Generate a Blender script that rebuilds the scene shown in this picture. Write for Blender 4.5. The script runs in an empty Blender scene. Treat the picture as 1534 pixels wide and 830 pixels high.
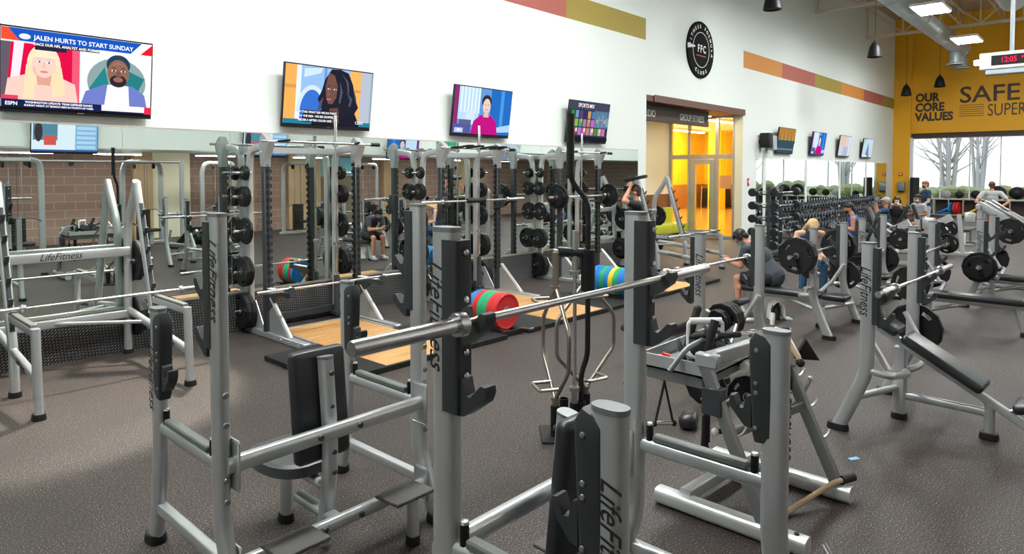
import bpy, bmesh, math, random
from mathutils import Vector as V, Matrix as M, Quaternion
random.seed(4)
PI = math.pi
R = math.radians
S = bpy.context.scene
C = S.collection

# ------------------------------------------------------------------ materials
MATS = {}
def mat(name, col, rough=.5, metal=0., bump=0., bscale=60., vary=.0, vscale=8., emit=None, strength=1., spec=.5, coat=0.):
    m = bpy.data.materials.new(name); m.use_nodes = True
    nt = m.node_tree; N = nt.nodes; L = nt.links
    b = N['Principled BSDF']
    b.inputs['Base Color'].default_value = (*col, 1)
    b.inputs['Roughness'].default_value = rough
    b.inputs['Metallic'].default_value = metal
    b.inputs['Specular IOR Level'].default_value = spec
    if coat: b.inputs['Coat Weight'].default_value = coat
    tc = N.new('ShaderNodeTexCoord')
    nz = N.new('ShaderNodeTexNoise'); nz.inputs['Scale'].default_value = vscale; nz.inputs['Detail'].default_value = 5
    L.new(tc.outputs['Object'], nz.inputs['Vector'])
    v = vary if vary else .04
    mx = N.new('ShaderNodeMix'); mx.data_type = 'RGBA'
    mx.inputs[6].default_value = (*[c*(1-v) for c in col], 1)
    mx.inputs[7].default_value = (*[min(1, c*(1+v)) for c in col], 1)
    L.new(nz.outputs['Fac'], mx.inputs[0]); L.new(mx.outputs[2], b.inputs['Base Color'])
    if bump:
        n2 = N.new('ShaderNodeTexNoise'); n2.inputs['Scale'].default_value = bscale; n2.inputs['Detail'].default_value = 3
        L.new(tc.outputs['Object'], n2.inputs['Vector'])
        bp = N.new('ShaderNodeBump'); bp.inputs['Strength'].default_value = bump; bp.inputs['Distance'].default_value = .01
        L.new(n2.outputs['Fac'], bp.inputs['Height']); L.new(bp.outputs['Normal'], b.inputs['Normal'])
    if emit:
        b.inputs['Emission Color'].default_value = (*emit, 1); b.inputs['Emission Strength'].default_value = strength
    MATS[name] = m
    return m
def glow(name, col, strength=1.):
    m = bpy.data.materials.new(name); m.use_nodes = True
    nt = m.node_tree; nt.nodes.clear()
    e = nt.nodes.new('ShaderNodeEmission'); o = nt.nodes.new('ShaderNodeOutputMaterial')
    e.inputs[0].default_value = (*col, 1); e.inputs[1].default_value = strength
    nt.links.new(e.outputs[0], o.inputs[0]); MATS[name] = m
    return m

mat('silver', (.52,.535,.545), .30, .55)
mat('silver_dark', (.24,.25,.255), .38, .5)
mat('silver_light', (.60,.61,.61), .32, .5)
mat('chrome', (.62,.62,.64), .27, 1.)
mat('steel', (.62,.60,.58), .28, 1.)
mat('bronze_steel', (.42,.36,.31), .3, 1.)
mat('guard', (.032,.036,.038), .42, spec=.4)
mat('black', (.008,.008,.009), .45, spec=.35)
mat('matte_black', (.010,.010,.011), .6, spec=.35)
mat('rubber', (.012,.012,.013), .6, spec=.35, bump=.1, bscale=200)
mat('iron', (.011,.0115,.0125), .5, spec=.32, bump=.08, bscale=90)
mat('vinyl', (.018,.02,.023), .34, bump=.04, bscale=300)
mat('vinyl_grey', (.055,.06,.06), .36, bump=.04, bscale=300)
mat('rack_dark', (.05,.056,.062), .4, .2)
mat('pad_rail', (.13,.14,.13), .45)
mat('ink', (.01,.01,.012), .5)
mat('white_paint', (.8,.8,.79), .5)
mat('sticker', (.75,.76,.7), .5)
mat('sticker_yellow', (.8,.55,.05), .5)
mat('red', (.62,.02,.02), .45); mat('green', (.02,.36,.15), .45)
mat('blue', (.01,.2,.55), .45); mat('yellow', (.85,.6,.02), .45)
mat('plate_hub', (.45,.46,.48), .3, .9)
mat('wall_white', (.82,.865,.835), .75, vary=.015, vscale=.6)
mat('wall_cream', (.84,.80,.60), .75, vary=.02, vscale=.8)
mat('orange_wall', (.84,.415,.008), .6, vary=.03, vscale=.7)
mat('stripe_red', (.46,.13,.10), .7); mat('stripe_olive', (.38,.29,.055), .7); mat('stripe_orange', (.66,.27,.06), .7)
mat('brown', (.13,.05,.036), .5); mat('brown_dark', (.055,.03,.022), .55)
mat('tan_panel', (.52,.36,.2), .55, vary=.1, vscale=3)
mat('deck', (.46,.36,.24), .7); mat('joist', (.66,.58,.46), .6)
mat('duct', (.46,.51,.56), .45, .35, vary=.12, vscale=5)
mat('aluminium', (.52,.48,.42), .38, .6)
mat('lime', (.5,.56,.04), .6); mat('sofa_base', (.03,.02,.02), .6)
mat('studio_wall', (.92,.60,.015), .6); mat('studio_brown', (.34,.16,.035), .6)
mat('skin_a', (.56,.27,.17), .55, vary=.05); mat('skin_b', (.36,.16,.085), .55, vary=.05); mat('skin_c', (.68,.40,.28), .55, vary=.05)
mat('hair_dark', (.012,.009,.008), .5); mat('hair_brown', (.09,.042,.022), .5); mat('hair_blond', (.62,.42,.2), .5); mat('hair_red', (.25,.1,.045), .5)
mat('cloth_black', (.014,.015,.018), .8, bump=.1, bscale=40); mat('cloth_navy', (.012,.045,.10), .8, bump=.1, bscale=40)
mat('cloth_slate', (.055,.065,.085), .8, bump=.15, bscale=30); mat('cloth_grey', (.42,.42,.43), .8, bump=.1, bscale=40)
mat('cloth_blue', (.02,.10,.42), .75, bump=.1, bscale=40); mat('cloth_red', (.42,.05,.05), .8, bump=.1, bscale=40)
mat('cloth_white', (.75,.75,.76), .8, bump=.1, bscale=40); mat('mask_blue', (.2,.55,.65), .7); mat('cloth_denim', (.03,.08,.16), .8)
mat('cloth_olive', (.2,.17,.12), .8)
mat('towel', (.8,.8,.78), .9, bump=.4, bscale=120)
mat('eye', (.02,.015,.012), .3)
mat('dumb_head', (.018,.022,.03), .35, .2)
mat('dumb_end', (.42,.50,.58), .25, .8); mat('rope', (.48,.34,.2), .8, bump=.5, bscale=80)
mat('tape_blue', (.2,.5,.8), .6)
mat('bark', (.42,.42,.47), .9, bump=.4, bscale=10); mat('leaf', (.24,.30,.17), .8); mat('leaf_teal', (.12,.27,.26), .8)
mat('grass', (.2,.28,.12), .9)
mat('shelf_dark', (.05,.035,.03), .6)
mat('peach', (.75,.33,.12), .6)
glow('lamp', (.97,1,.985), 27.)
glow('strip', (1,.95,.92), 24.)
glow('studio_lamp', (1,.86,.6), 48.)
glow('downlight', (1,.9,.7), 90.)
mat('sign_black', (.006,.006,.007), .8, spec=.15)
mat('step', (.085,.08,.075), .6, bump=.8, bscale=140)
glow('led_red', (1,.01,.06), .9)
def node_mat(name, base, rough=.5, metal=0.):
    m = bpy.data.materials.new(name); m.use_nodes = True
    nt = m.node_tree; b = nt.nodes['Principled BSDF']
    b.inputs['Base Color'].default_value = (*base, 1); b.inputs['Roughness'].default_value = rough; b.inputs['Metallic'].default_value = metal
    MATS[name] = m
    return nt, nt.nodes, nt.links, b
def ramp(N, stops):
    r = N.new('ShaderNodeValToRGB'); e = r.color_ramp.elements
    e[0].position, e[0].color = stops[0][0], (*stops[0][1], 1)
    e[1].position, e[1].color = stops[-1][0], (*stops[-1][1], 1)
    for p, c in stops[1:-1]:
        k = e.new(p); k.color = (*c, 1)
    return r
# speckled rubber floor
nt, N, L, b = node_mat('rubber_floor', (.07,.065,.063), .42)
tc = N.new('ShaderNodeTexCoord')
n1 = N.new('ShaderNodeTexNoise'); n1.inputs['Scale'].default_value = 110; n1.inputs['Detail'].default_value = 1.5
n2 = N.new('ShaderNodeTexNoise'); n2.inputs['Scale'].default_value = .8; n2.inputs['Detail'].default_value = 6
n3 = N.new('ShaderNodeTexNoise'); n3.inputs['Scale'].default_value = 60; n3.inputs['Detail'].default_value = 1
for n in (n1, n2, n3): L.new(tc.outputs['Object'], n.inputs['Vector'])
r1 = ramp(N, [(.36,(.014,.012,.012)), (.50,(.036,.030,.028)), (.62,(.092,.072,.063)), (.72,(.36,.28,.24))])
r2 = ramp(N, [(.3,(.75,.75,.77)), (.7,(1.18,1.12,1.1))])
L.new(n1.outputs['Fac'], r1.inputs[0]); L.new(n2.outputs['Fac'], r2.inputs[0])
mx = N.new('ShaderNodeMix'); mx.data_type = 'RGBA'; mx.blend_type = 'MULTIPLY'; mx.inputs[0].default_value = 1
L.new(r1.outputs[0], mx.inputs[6]); L.new(r2.outputs[0], mx.inputs[7]); L.new(mx.outputs[2], b.inputs['Base Color'])
rr = N.new('ShaderNodeMapRange'); rr.inputs[3].default_value = .48; rr.inputs[4].default_value = .66; b.inputs['Specular IOR Level'].default_value = .42
L.new(n2.outputs['Fac'], rr.inputs[0]); L.new(rr.outputs[0], b.inputs['Roughness'])
bp = N.new('ShaderNodeBump'); bp.inputs['Strength'].default_value = .12; bp.inputs['Distance'].default_value = .004
L.new(n3.outputs['Fac'], bp.inputs['Height']); L.new(bp.outputs['Normal'], b.inputs['Normal'])
# wood
def wood(name, c1, c2, rough, sx, sy):
    nt, N, L, b = node_mat(name, c1, rough)
    tc = N.new('ShaderNodeTexCoord'); mp = N.new('ShaderNodeMapping'); mp.inputs['Scale'].default_value = (sx, sy, 1)
    L.new(tc.outputs['Object'], mp.inputs['Vector'])
    n = N.new('ShaderNodeTexNoise'); n.inputs['Scale'].default_value = 2.2; n.inputs['Detail'].default_value = 6
    L.new(mp.outputs[0], n.inputs['Vector'])
    br = N.new('ShaderNodeTexBrick'); br.inputs['Scale'].default_value = 1.6; br.inputs['Color1'].default_value = (1,1,1,1); br.inputs['Color2'].default_value = (.86,.84,.82,1)
    br.inputs['Mortar'].default_value = (.55,.45,.4,1); br.inputs['Mortar Size'].default_value = .006; br.inputs['Row Height'].default_value = .14; br.inputs['Brick Width'].default_value = 1.1
    L.new(tc.outputs['Object'], br.inputs['Vector'])
    r = ramp(N, [(.3, c1), (.7, c2)]); L.new(n.outputs['Fac'], r.inputs[0])
    mx = N.new('ShaderNodeMix'); mx.data_type = 'RGBA'; mx.blend_type = 'MULTIPLY'; mx.inputs[0].default_value = 1
    L.new(r.outputs[0], mx.inputs[6]); L.new(br.outputs['Color'], mx.inputs[7]); L.new(mx.outputs[2], b.inputs['Base Color'])
wood('platform_wood', (.56,.27,.085), (.80,.46,.18), .3, 1, 8)
wood('studio_floor', (.7,.34,.05), (.9,.5,.09), .12, 8, 1)
# brick
nt, N, L, b = node_mat('brick', (.2,.12,.1), .8)
tc = N.new('ShaderNodeTexCoord'); mp = N.new('ShaderNodeMapping'); mp.inputs['Rotation'].default_value = (PI/2, 0, 0)
L.new(tc.outputs['Object'], mp.inputs['Vector'])
br = N.new('ShaderNodeTexBrick'); br.inputs['Scale'].default_value = 1.; br.inputs['Brick Width'].default_value = .52; br.inputs['Row Height'].default_value = .24
br.inputs['Color1'].default_value = (.34,.225,.175,1); br.inputs['Color2'].default_value = (.29,.19,.15,1); br.inputs['Mortar'].default_value = (.46,.37,.33,1); br.inputs['Mortar Size'].default_value = .009
L.new(mp.outputs[0], br.inputs['Vector']); L.new(br.outputs['Color'], b.inputs['Base Color'])
# diamond tread plate
nt, N, L, b = node_mat('tread', (.13,.13,.135), .32, .8)
tc = N.new('ShaderNodeTexCoord'); mp = N.new('ShaderNodeMapping'); mp.inputs['Rotation'].default_value = (PI/2, 0, R(45)); mp.inputs['Scale'].default_value = (24,24,24)
L.new(tc.outputs['Object'], mp.inputs['Vector'])
ck = N.new('ShaderNodeTexBrick'); ck.inputs['Scale'].default_value = 1; ck.offset = .5; ck.inputs['Mortar Size'].default_value = .22; ck.inputs['Mortar Smooth'].default_value = .6
ck.inputs['Brick Width'].default_value = 1.; ck.inputs['Row Height'].default_value = .6
L.new(mp.outputs[0], ck.inputs['Vector'])
bp = N.new('ShaderNodeBump'); bp.inputs['Strength'].default_value = .9; bp.inputs['Distance'].default_value = .01; bp.invert = True
rt0 = ramp(N, [(.2,(.34,.34,.345)), (.8,(.05,.05,.052))]); L.new(ck.outputs['Fac'], rt0.inputs[0]); L.new(rt0.outputs[0], b.inputs['Base Color'])
L.new(ck.outputs['Fac'], bp.inputs['Height']); L.new(bp.outputs['Normal'], b.inputs['Normal'])
# mirror glass, clear glass
nt, N, L, b = node_mat('mirror', (.80,.875,.84), 0., 1.)
m = bpy.data.materials.new('glass'); m.use_nodes = True; nt = m.node_tree; nt.nodes.clear()
g = nt.nodes.new('ShaderNodeBsdfGlossy'); g.inputs['Roughness'].default_value = .02
t = nt.nodes.new('ShaderNodeBsdfTransparent'); t.inputs[0].default_value = (.95,.97,.97,1)
fr = nt.nodes.new('ShaderNodeFresnel'); fr.inputs[0].default_value = 1.25
ms = nt.nodes.new('ShaderNodeMixShader'); o = nt.nodes.new('ShaderNodeOutputMaterial')
nt.links.new(fr.outputs[0], ms.inputs[0]); nt.links.new(t.outputs[0], ms.inputs[1]); nt.links.new(g.outputs[0], ms.inputs[2]); nt.links.new(ms.outputs[0], o.inputs[0])
MATS['glass'] = m

# ------------------------------------------------------------------ mesh helpers
def fillet(pts, r=.06, n=5):
    pts = [V(p) for p in pts]; out = [pts[0]]
    for i in range(1, len(pts)-1):
        a, b, c = pts[i-1], pts[i], pts[i+1]
        d1, d2 = (a-b), (c-b); k = min(r, d1.length*.45, d2.length*.45)
        p, q = b+d1.normalized()*k, b+d2.normalized()*k
        for j in range(n+1):
            t = j/n; out.append(p*(1-t)**2 + b*2*t*(1-t) + q*t*t)
    out.append(pts[-1]); return out
def circ(r, n=12, r2=None):
    r2 = r2 or r
    return [(r*math.cos(2*PI*i/n), r2*math.sin(2*PI*i/n)) for i in range(n)]
def sup(a, b, n=20, e=2.6):
    o = []
    for i in range(n):
        t = 2*PI*i/n; c, s = math.cos(t), math.sin(t)
        o.append((a*math.copysign(abs(c)**(2/e), c), b*math.copysign(abs(s)**(2/e), s)))
    return o
def rrect(a, b, r, k=3):
    o = []
    for cx, cy, a0 in ((a-r,b-r,0),(-a+r,b-r,PI/2),(-a+r,-b+r,PI),(a-r,-b+r,1.5*PI)):
        for i in range(k+1):
            t = a0+PI/2*i/k; o.append((cx+r*math.cos(t), cy+r*math.sin(t)))
    return o
class MB:
    def __init__(s): s.v = []; s.f = []; s.m = []; s.mats = []; s.sm = []
    def mi(s, m):
        if m not in s.mats: s.mats.append(m)
        return s.mats.index(m)
    def add(s, vs, fs, m, smooth=False):
        o = len(s.v); s.v += [tuple(v) for v in vs]; k = s.mi(m)
        for f in fs: s.f.append(tuple(i+o for i in f)); s.m.append(k); s.sm.append(smooth)
        return s
    def bmadd(s, bm, m, mx=None, smooth=False):
        bm.verts.ensure_lookup_table(); bm.verts.index_update()
        vs = [(mx @ v.co if mx else v.co.copy()) for v in bm.verts]
        s.add(vs, [[v.index for v in f.verts] for f in bm.faces], m, smooth); bm.free(); return s
    def box(s, c, d, m, bev=0., rot=None, seg=1):
        bm = bmesh.new(); bmesh.ops.create_cube(bm, size=1)
        bmesh.ops.scale(bm, vec=V(d), verts=bm.verts)
        if bev: bmesh.ops.bevel(bm, geom=bm.edges[:], offset=bev, segments=seg, profile=.5, affect='EDGES')
        mx = M.Translation(V(c)) @ (rot.to_4x4() if rot is not None else M.Identity(4))
        return s.bmadd(bm, m, mx, smooth=seg > 1)
    def b2(s, lo, hi, m, bev=0., seg=1):
        return s.box([(a+b)/2 for a, b in zip(lo, hi)], [abs(b-a) for a, b in zip(lo, hi)], m, bev, None, seg)
    def sweep(s, pts, prof, m, ref=(1,0,0), smooth=True, caps=True, scale=None):
        pts = [V(p) for p in pts]; n = len(pts); k = len(prof); vs = []; fs = []
        u = V(ref)
        for i in range(n):
            t = (pts[min(i+1,n-1)]-pts[max(i-1,0)])
            t = t.normalized() if t.length > 1e-9 else V((0,0,1))
            u2 = u - t*u.dot(t)
            if u2.length < 1e-3: u2 = V((0,1,0)) - t*t.y
            if u2.length < 1e-3: u2 = V((0,0,1)) - t*t.z
            u2.normalize(); w = t.cross(u2); u = u2
            sc = scale[i] if scale else 1.
            for a, b in prof: vs.append(pts[i]+u2*a*sc+w*b*sc)
        for i in range(n-1):
            for j in range(k):
                j2 = (j+1) % k; fs.append((i*k+j, i*k+j2, (i+1)*k+j2, (i+1)*k+j))
        s.add(vs, fs, m, smooth)
        if caps: s.add(vs[:k], [tuple(range(k))[::-1]], m); s.add(vs[-k:], [tuple(range(k))], m)
        return s
    def tube(s, pts, r, m, n=10, fr=0., ref=(.3,.2,.9)):
        if fr: pts = fillet(pts, fr)
        p = [V(q) for q in pts]; d = (p[-1]-p[0])
        if d.length and abs(d.normalized().dot(V(ref).normalized())) > .97: ref = (1,.1,0)
        return s.sweep(p, circ(r, n), m, ref)
    def rod(s, p, q, r, m, n=12, r2=None):
        p, q = V(p), V(q); ax = (q-p); L_ = ax.length
        return s.lathe([(0,0),(r,0),(r if r2 is None else r2,L_),(0,L_)], m, p, ax, n)
    def lathe(s, prof, m, o=(0,0,0), ax=(0,0,1), n=20, smooth=True, ang0=0., sx=1.):
        q = V((0,0,1)).rotation_difference(V(ax).normalized()); o = V(o); vs = []; fs = []; k = len(prof)
        for i in range(n):
            t = 2*PI*i/n+ang0
            for r, z in prof: vs.append(o+q @ V((r*math.cos(t)*sx, r*math.sin(t), z)))
        for i in range(n):
            i2 = (i+1) % n
            for j in range(k-1):
                a, b, c, d = i*k+j, i2*k+j, i2*k+j+1, i*k+j+1
                if prof[j][0] < 1e-6: fs.append((a, c, d))
                elif prof[j+1][0] < 1e-6: fs.append((a, b, d))
                else: fs.append((a, b, c, d))
        return s.add(vs, fs, m, smooth)
    def prism(s, pts, org, ux, uy, th, m):
        ux, uy = V(ux), V(uy); nn = ux.cross(uy); o = V(org); k = len(pts)
        vs = [o+ux*a+uy*b for a, b in pts]+[o+ux*a+uy*b+nn*th for a, b in pts]
        fs = [tuple(range(k))[::-1], tuple(range(k, 2*k))]+[(i, (i+1) % k, (i+1) % k+k, i+k) for i in range(k)]
        return s.add(vs, fs, m)
    def ball(s, c, r, m, n=16, frame=None):
        r = V(r) if hasattr(r, '__len__') else V((r,r,r)); vs = []; fs = []; k = n//2
        fr = frame if frame is not None else M.Identity(3)
        for i in range(k+1):
            ph = PI*i/k
            for j in range(n):
                th = 2*PI*j/n
                vs.append(V(c)+fr @ V((r.x*math.sin(ph)*math.cos(th), r.y*math.sin(ph)*math.sin(th), r.z*math.cos(ph))))
        for i in range(k):
            for j in range(n):
                j2 = (j+1) % n
                if i == 0: fs.append((j, n+j, n+j2))
                elif i == k-1: fs.append((i*n+j, (i+1)*n+j, i*n+j2))
                else: fs.append((i*n+j, (i+1)*n+j, (i+1)*n+j2, i*n+j2))
        return s.add(vs, fs, m, True)
    def cap(s, p, q, r1, r2, m, n=12):
        p, q = V(p), V(q); ax = q-p; L_ = max(ax.length, 1e-4); h = 4; pr = []
        for i in range(h+1):
            a = PI/2*(1-i/h); pr.append((r1*math.cos(a), -r1*math.sin(a)))
        for i in range(h+1):
            a = PI/2*i/h; pr.append((r2*math.cos(a), L_+r2*math.sin(a)))
        pr[0] = (0, pr[0][1]); pr[-1] = (0, pr[-1][1])
        return s.lathe(pr, m, p, ax if ax.length > 1e-6 else (0,0,1), n)
    def mesh(s, name):
        me = bpy.data.meshes.new(name); me.from_pydata(s.v, [], s.f)
        for k in s.mats: me.materials.append(MATS[k])
        me.polygons.foreach_set('material_index', s.m); me.polygons.foreach_set('use_smooth', s.sm)
        me.update()
        bm = bmesh.new(); bm.from_mesh(me); bmesh.ops.recalc_face_normals(bm, faces=bm.faces); bm.to_mesh(me); bm.free()
        me.set_sharp_from_angle(angle=R(38))
        return me
    def build(s, name, parent=None):
        o = bpy.data.objects.new(name, s.mesh(name)); C.objects.link(o)
        if parent is not None: o.parent = parent
        return o
def tag(o, label=None, cat=None, group=None, kind=None):
    if label: o['label'] = label
    if cat: o['category'] = cat
    if group: o['group'] = group
    if kind: o['kind'] = kind
    return o
def thing(name, label, cat, loc=(0,0,0), rz=0., group=None):
    o = bpy.data.objects.new(name, None); C.objects.link(o); o.empty_display_size = .1
    o.location = loc; o.rotation_euler = (0,0,rz)
    return tag(o, label, cat, group)
def struct(name, mb, label=None):
    o = mb.build(name); o['kind'] = 'structure'
    if label: o['label'] = label
    return o
KIDS = {}
def copy_tree(o, parent=None):
    c = o.copy(); C.objects.link(c)
    if parent is not None: c.parent = parent
    for ch in o.children: copy_tree(ch, c)
    return c
def dup(o, loc, label, rz=None, group=None):
    c = copy_tree(o); c.location = loc; c['label'] = label
    if rz is not None: c.rotation_euler = (0,0,rz) if not hasattr(rz, '__len__') else rz
    if group: c['group'] = group
    return c
def curve_mesh(cu):
    ob = bpy.data.objects.new('tmp', cu); C.objects.link(ob)
    dg = bpy.context.evaluated_depsgraph_get(); me = bpy.data.meshes.new_from_object(ob.evaluated_get(dg))
    bpy.data.objects.remove(ob); return me
TXT = {}
def text(s, size, m, parent, loc, rot, name='lettering', shear=0., ext=.002, bold=0., align='CENTER', sx=1., space=1.):
    key = (s, size, m, shear, ext, bold, align, sx, space)
    if key not in TXT:
        cu = bpy.data.curves.new(name, 'FONT'); cu.body = s; cu.size = size; cu.shear = shear; cu.extrude = ext; cu.offset = bold
        cu.align_x = align; cu.align_y = 'CENTER'; cu.space_character = space; cu.resolution_u = 3
        me = curve_mesh(cu); me.materials.clear(); me.materials.append(MATS[m])
        if sx != 1:
            for v in me.vertices: v.co.x *= sx
        TXT[key] = me
    o = bpy.data.objects.new(name, TXT[key]); C.objects.link(o)
    if parent is not None: o.parent = parent
    o.location = loc; o.rotation_euler = rot
    return o
def rotm(x=(1,0,0), y=(0,1,0)):
    x = V(x).normalized(); y = V(y).normalized(); z = x.cross(y)
    return M((x, y, z)).transposed().to_euler()
def holed(outer, holes, th, name, m, bev=.004):
    cu = bpy.data.curves.new(name, 'CURVE'); cu.dimensions = '2D'; cu.fill_mode = 'BOTH'
    cu.extrude = th/2-bev; cu.bevel_depth = bev; cu.bevel_resolution = 0
    for pts in [outer]+holes:
        sp = cu.splines.new('POLY'); sp.points.add(len(pts)-1); sp.use_cyclic_u = True
        for p, q in zip(sp.points, pts): p.co = (q[0], q[1], 0, 1)
    me = curve_mesh(cu); me.name = name; me.materials.clear(); me.materials.append(MATS[m])
    for p in me.polygons: p.use_smooth = False
    return me
# ------------------------------------------------------------------ the room
W, XE, ZC = 8.4, 37.4, 9.5
f = MB().b2((-7,-7,-.1), (38,W+.15,0), 'rubber_floor'); f.b2((13.95,W+.15,-.1), (19.5,10.9,0), 'rubber_floor')
struct('floor', f)
f = MB().b2((19.5,W+.15,-.1), (38,18.5,0), 'studio_floor'); struct('floor_studio', f)
w = MB()
w.b2((-7,W,0), (13.95,W+.15,ZC), 'wall_white'); w.b2((13.95,W,3.9), (19.47,W+.15,ZC), 'wall_white'); w.b2((19.47,W,0), (37.25,W+.25,ZC), 'wall_white')
for x in (3.02, 9.1): w.b2((x,W-.002,2.6), (x+.006,W+.001,ZC), 'wall_white')
struct('wall_north', w)
c = MB().b2((-7,-7,ZC), (38.5,W+.15,ZC+.15), 'deck')
struct('ceiling', c)
# end wall with pier, header and glazing opening
e = MB()
e.b2((37.2,7.66,.35), (37.7,W+.2,ZC), 'orange_wall'); e.b2((37.2,7.66,0), (37.7,W+.2,.35), 'matte_black')
e.b2((XE,-7,3.95), (37.7,7.66,ZC), 'orange_wall')
e.b2((XE-.03,-7,4.08), (XE,7.66,4.13), 'orange_wall'); e.b2((XE-.05,-7,3.93), (XE,7.66,3.99), 'orange_wall')
e.b2((37.45,-7,3.70), (37.7,7.66,3.95), 'brown_dark'); e.b2((XE,-7,0), (37.7,-5.2,3.95), 'orange_wall')
struct('wall_east', e)
g = MB()
for i in range(12): g.b2((37.5,7.62-i*1.17-.05,0), (37.6,7.62-i*1.17,3.72), 'white_paint')
for z in (0,.72,3.66): g.b2((37.5,-5.2,z), (37.6,7.66,z+.06), 'white_paint')
for i in range(11): g.b2((37.545,7.57-i*1.17-1.12,.06), (37.555,7.57-i*1.17,3.66), 'glass')
g.b2((37.2,7.56,0), (37.5,7.66,3.72), 'white_paint')
struct('window_1', g)
# opposite side: white bulkhead over a lower bay, brick wall with timber panels
w = MB(); w.b2((-7,-2.75,2.66), (37.3,-2.55,ZC), 'wall_white'); struct('wall_bulkhead', w)
w = MB(); w.b2((-7,-5.7,2.66), (37.3,-2.75,2.8), 'wall_white'); struct('ceiling_low', w)
w = MB(); w.b2((-7,-5.75,0), (37.4,-5.5,2.7), 'brick')
for x0, x1 in ((7.2,7.75),(12.3,13.6),(16.5,17.1),(20.5,22)): w.b2((x0,-5.5,0), (x1,-5.3,2.66), 'tan_panel')
w.b2((7.75,-5.5,0), (8.9,-5.38,2.66), 'wall_cream'); w.b2((13.6,-5.5,1.9), (15.4,-5.42,2.6), 'mask_blue'); w.b2((13.6,-5.5,0), (15.4,-5.44,1.85), 'cloth_olive')
struct('wall_south', w)
w = MB().b2((-7.2,-7,0), (-7,W+.15,ZC), 'wall_white'); struct('wall_west', w)
# alcove
w = MB()
w.b2((13.8,W+.15,0), (13.95,10.85,3.9), 'wall_cream'); w.b2((13.8,10.85,1.35), (19.5,11.0,3.9), 'wall_cream'); w.b2((13.8,10.83,0), (19.5,11.0,1.35), 'brown')
w.b2((19.45,W+.0,0), (19.6,8.64,3.9), 'wall_cream')
struct('wall_alcove', w)
w = MB(); w.b2((13.96,W+.001,3.76), (19.46,11,3.898), 'brown'); w.b2((14.28,W-.03,3.75), (19.55,W-.02,3.92), 'brown'); struct('ceiling_alcove', w)
w = MB()   # studio shell
w.b2((37.0,8.65,0), (37.15,18.4,4.3), 'studio_wall'); w.b2((19.45,18.3,0), (37.1,18.45,4.3), 'studio_wall'); w.b2((19.45,10.85,0), (19.6,18.3,4.3), 'studio_wall'); w.b2((19.6,8.65,0), (37.1,8.7,4.3), 'studio_wall')
w.b2((36.96,8.7,0), (37.0,18.3,1.35), 'studio_brown'); w.b2((20,18.26,0), (37,18.3,1.35), 'studio_brown')
w.b2((34.6,16.2,0), (35.3,16.9,4.3), 'studio_wall')
struct('wall_studio', w)
w = MB().b2((19.45,8.5,4.3), (37.1,18.45,4.4), 'wall_white'); struct('ceiling_studio', w)
g = MB(); X0, X1 = 19.46, 19.56
for y0, y1 in ((8.64,8.72),(9.17,9.28),(10.12,10.2),(10.76,10.85)): g.b2((X0,y0,0), (X1,y1,3.76), 'aluminium')
for y0, y1 in ((8.72,9.17),(9.28,10.12),(10.2,10.76)):
    g.b2((X0,y0,2.46), (X1,y1,2.6), 'aluminium'); g.b2((X0,y0,3.7), (X1,y1,3.78), 'aluminium')
    g.b2((19.505,y0,2.6), (19.512,y1,3.7), 'glass')
for y0, y1 in ((8.72,9.17),(10.2,10.76)):
    g.b2((X0,y0,0), (X1,y1,.1), 'aluminium'); g.b2((19.505,y0,.1), (19.512,y1,2.46), 'glass')
struct('window_2', g)
d = MB()
for lo, hi in (((X0,9.29,.01),(X1,9.46,2.45)), ((X0,9.94,.01),(X1,10.11,2.45)), ((X0,9.46,.01),(X1,9.94,.25)), ((X0,9.46,2.3),(X1,9.94,2.45))): d.b2(lo, hi, 'aluminium')
d.b2((19.505,9.46,.25), (19.512,9.94,2.3), 'glass')
do = struct('door_1', d)
h = MB().tube([(19.46,9.42,.95),(19.38,9.42,.95),(19.38,9.42,1.25),(19.46,9.42,1.25)], .012, 'steel', fr=.03); h.build('door_handle', do)
# wall stripes (painted bands), tread-plate skirting
s = MB()
for i, (a, b) in enumerate(((4.7,7.75),(7.75,10.84),(10.84,13.9))): s.b2((a,W-.003,5.18), (b,W+.001,5.68), ('stripe_orange','stripe_red','stripe_olive')[i])
for i, (a, b) in enumerate(((19.43,22.5),(22.5,25.7),(25.7,28.8),(28.8,32),(32,35.2),(35.2,37.2))): s.b2((a,W-.003,5.17), (b,W+.001,5.67), ('stripe_orange','stripe_red','stripe_olive')[i % 3])
struct('trim_1', s)
k = MB().b2((-7,W-.025,0), (13.58,W,.5), 'tread'); k.b2((-7,W-.03,.49), (13.58,W,.515), 'aluminium'); struct('baseboard_north', k)
# mirrors
t = thing('wall_mirror', 'long mirror of tall panels behind the power racks on the white wall', 'mirror', (0,W,0))
xs = [-7,-4.8,-3.57,-2.33,-1.09,.15,1.39,2.63,3.87,5.1,6.34,7.58,8.82,10.06,11.3,12.5,13.58]
for a, b in zip(xs, xs[1:]): MB().b2((a+.002,-.012,.52), (b-.002,0,2.56), 'mirror').build('mirror_panel', t)
m = MB().b2((-7,-.016,2.56), (13.58,0,2.575), 'aluminium'); m.build('top_rail', t)
t = thing('wall_mirror', 'far mirror above the dumbbell racks reflecting the bright windows', 'mirror', (0,W,0))
xs = [20.4,21.1,24.9,28.8,32.5,36.05]
for a, b in zip(xs, xs[1:]): MB().b2((a+.05,-.012,.3), (b-.05,0,2.48), 'mirror').build('mirror_panel', t)
for x in xs[1:-1]: MB().b2((x-.10,-.02,.3), (x+.10,0,2.48), 'white_paint').build('seam_strip', t)

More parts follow.
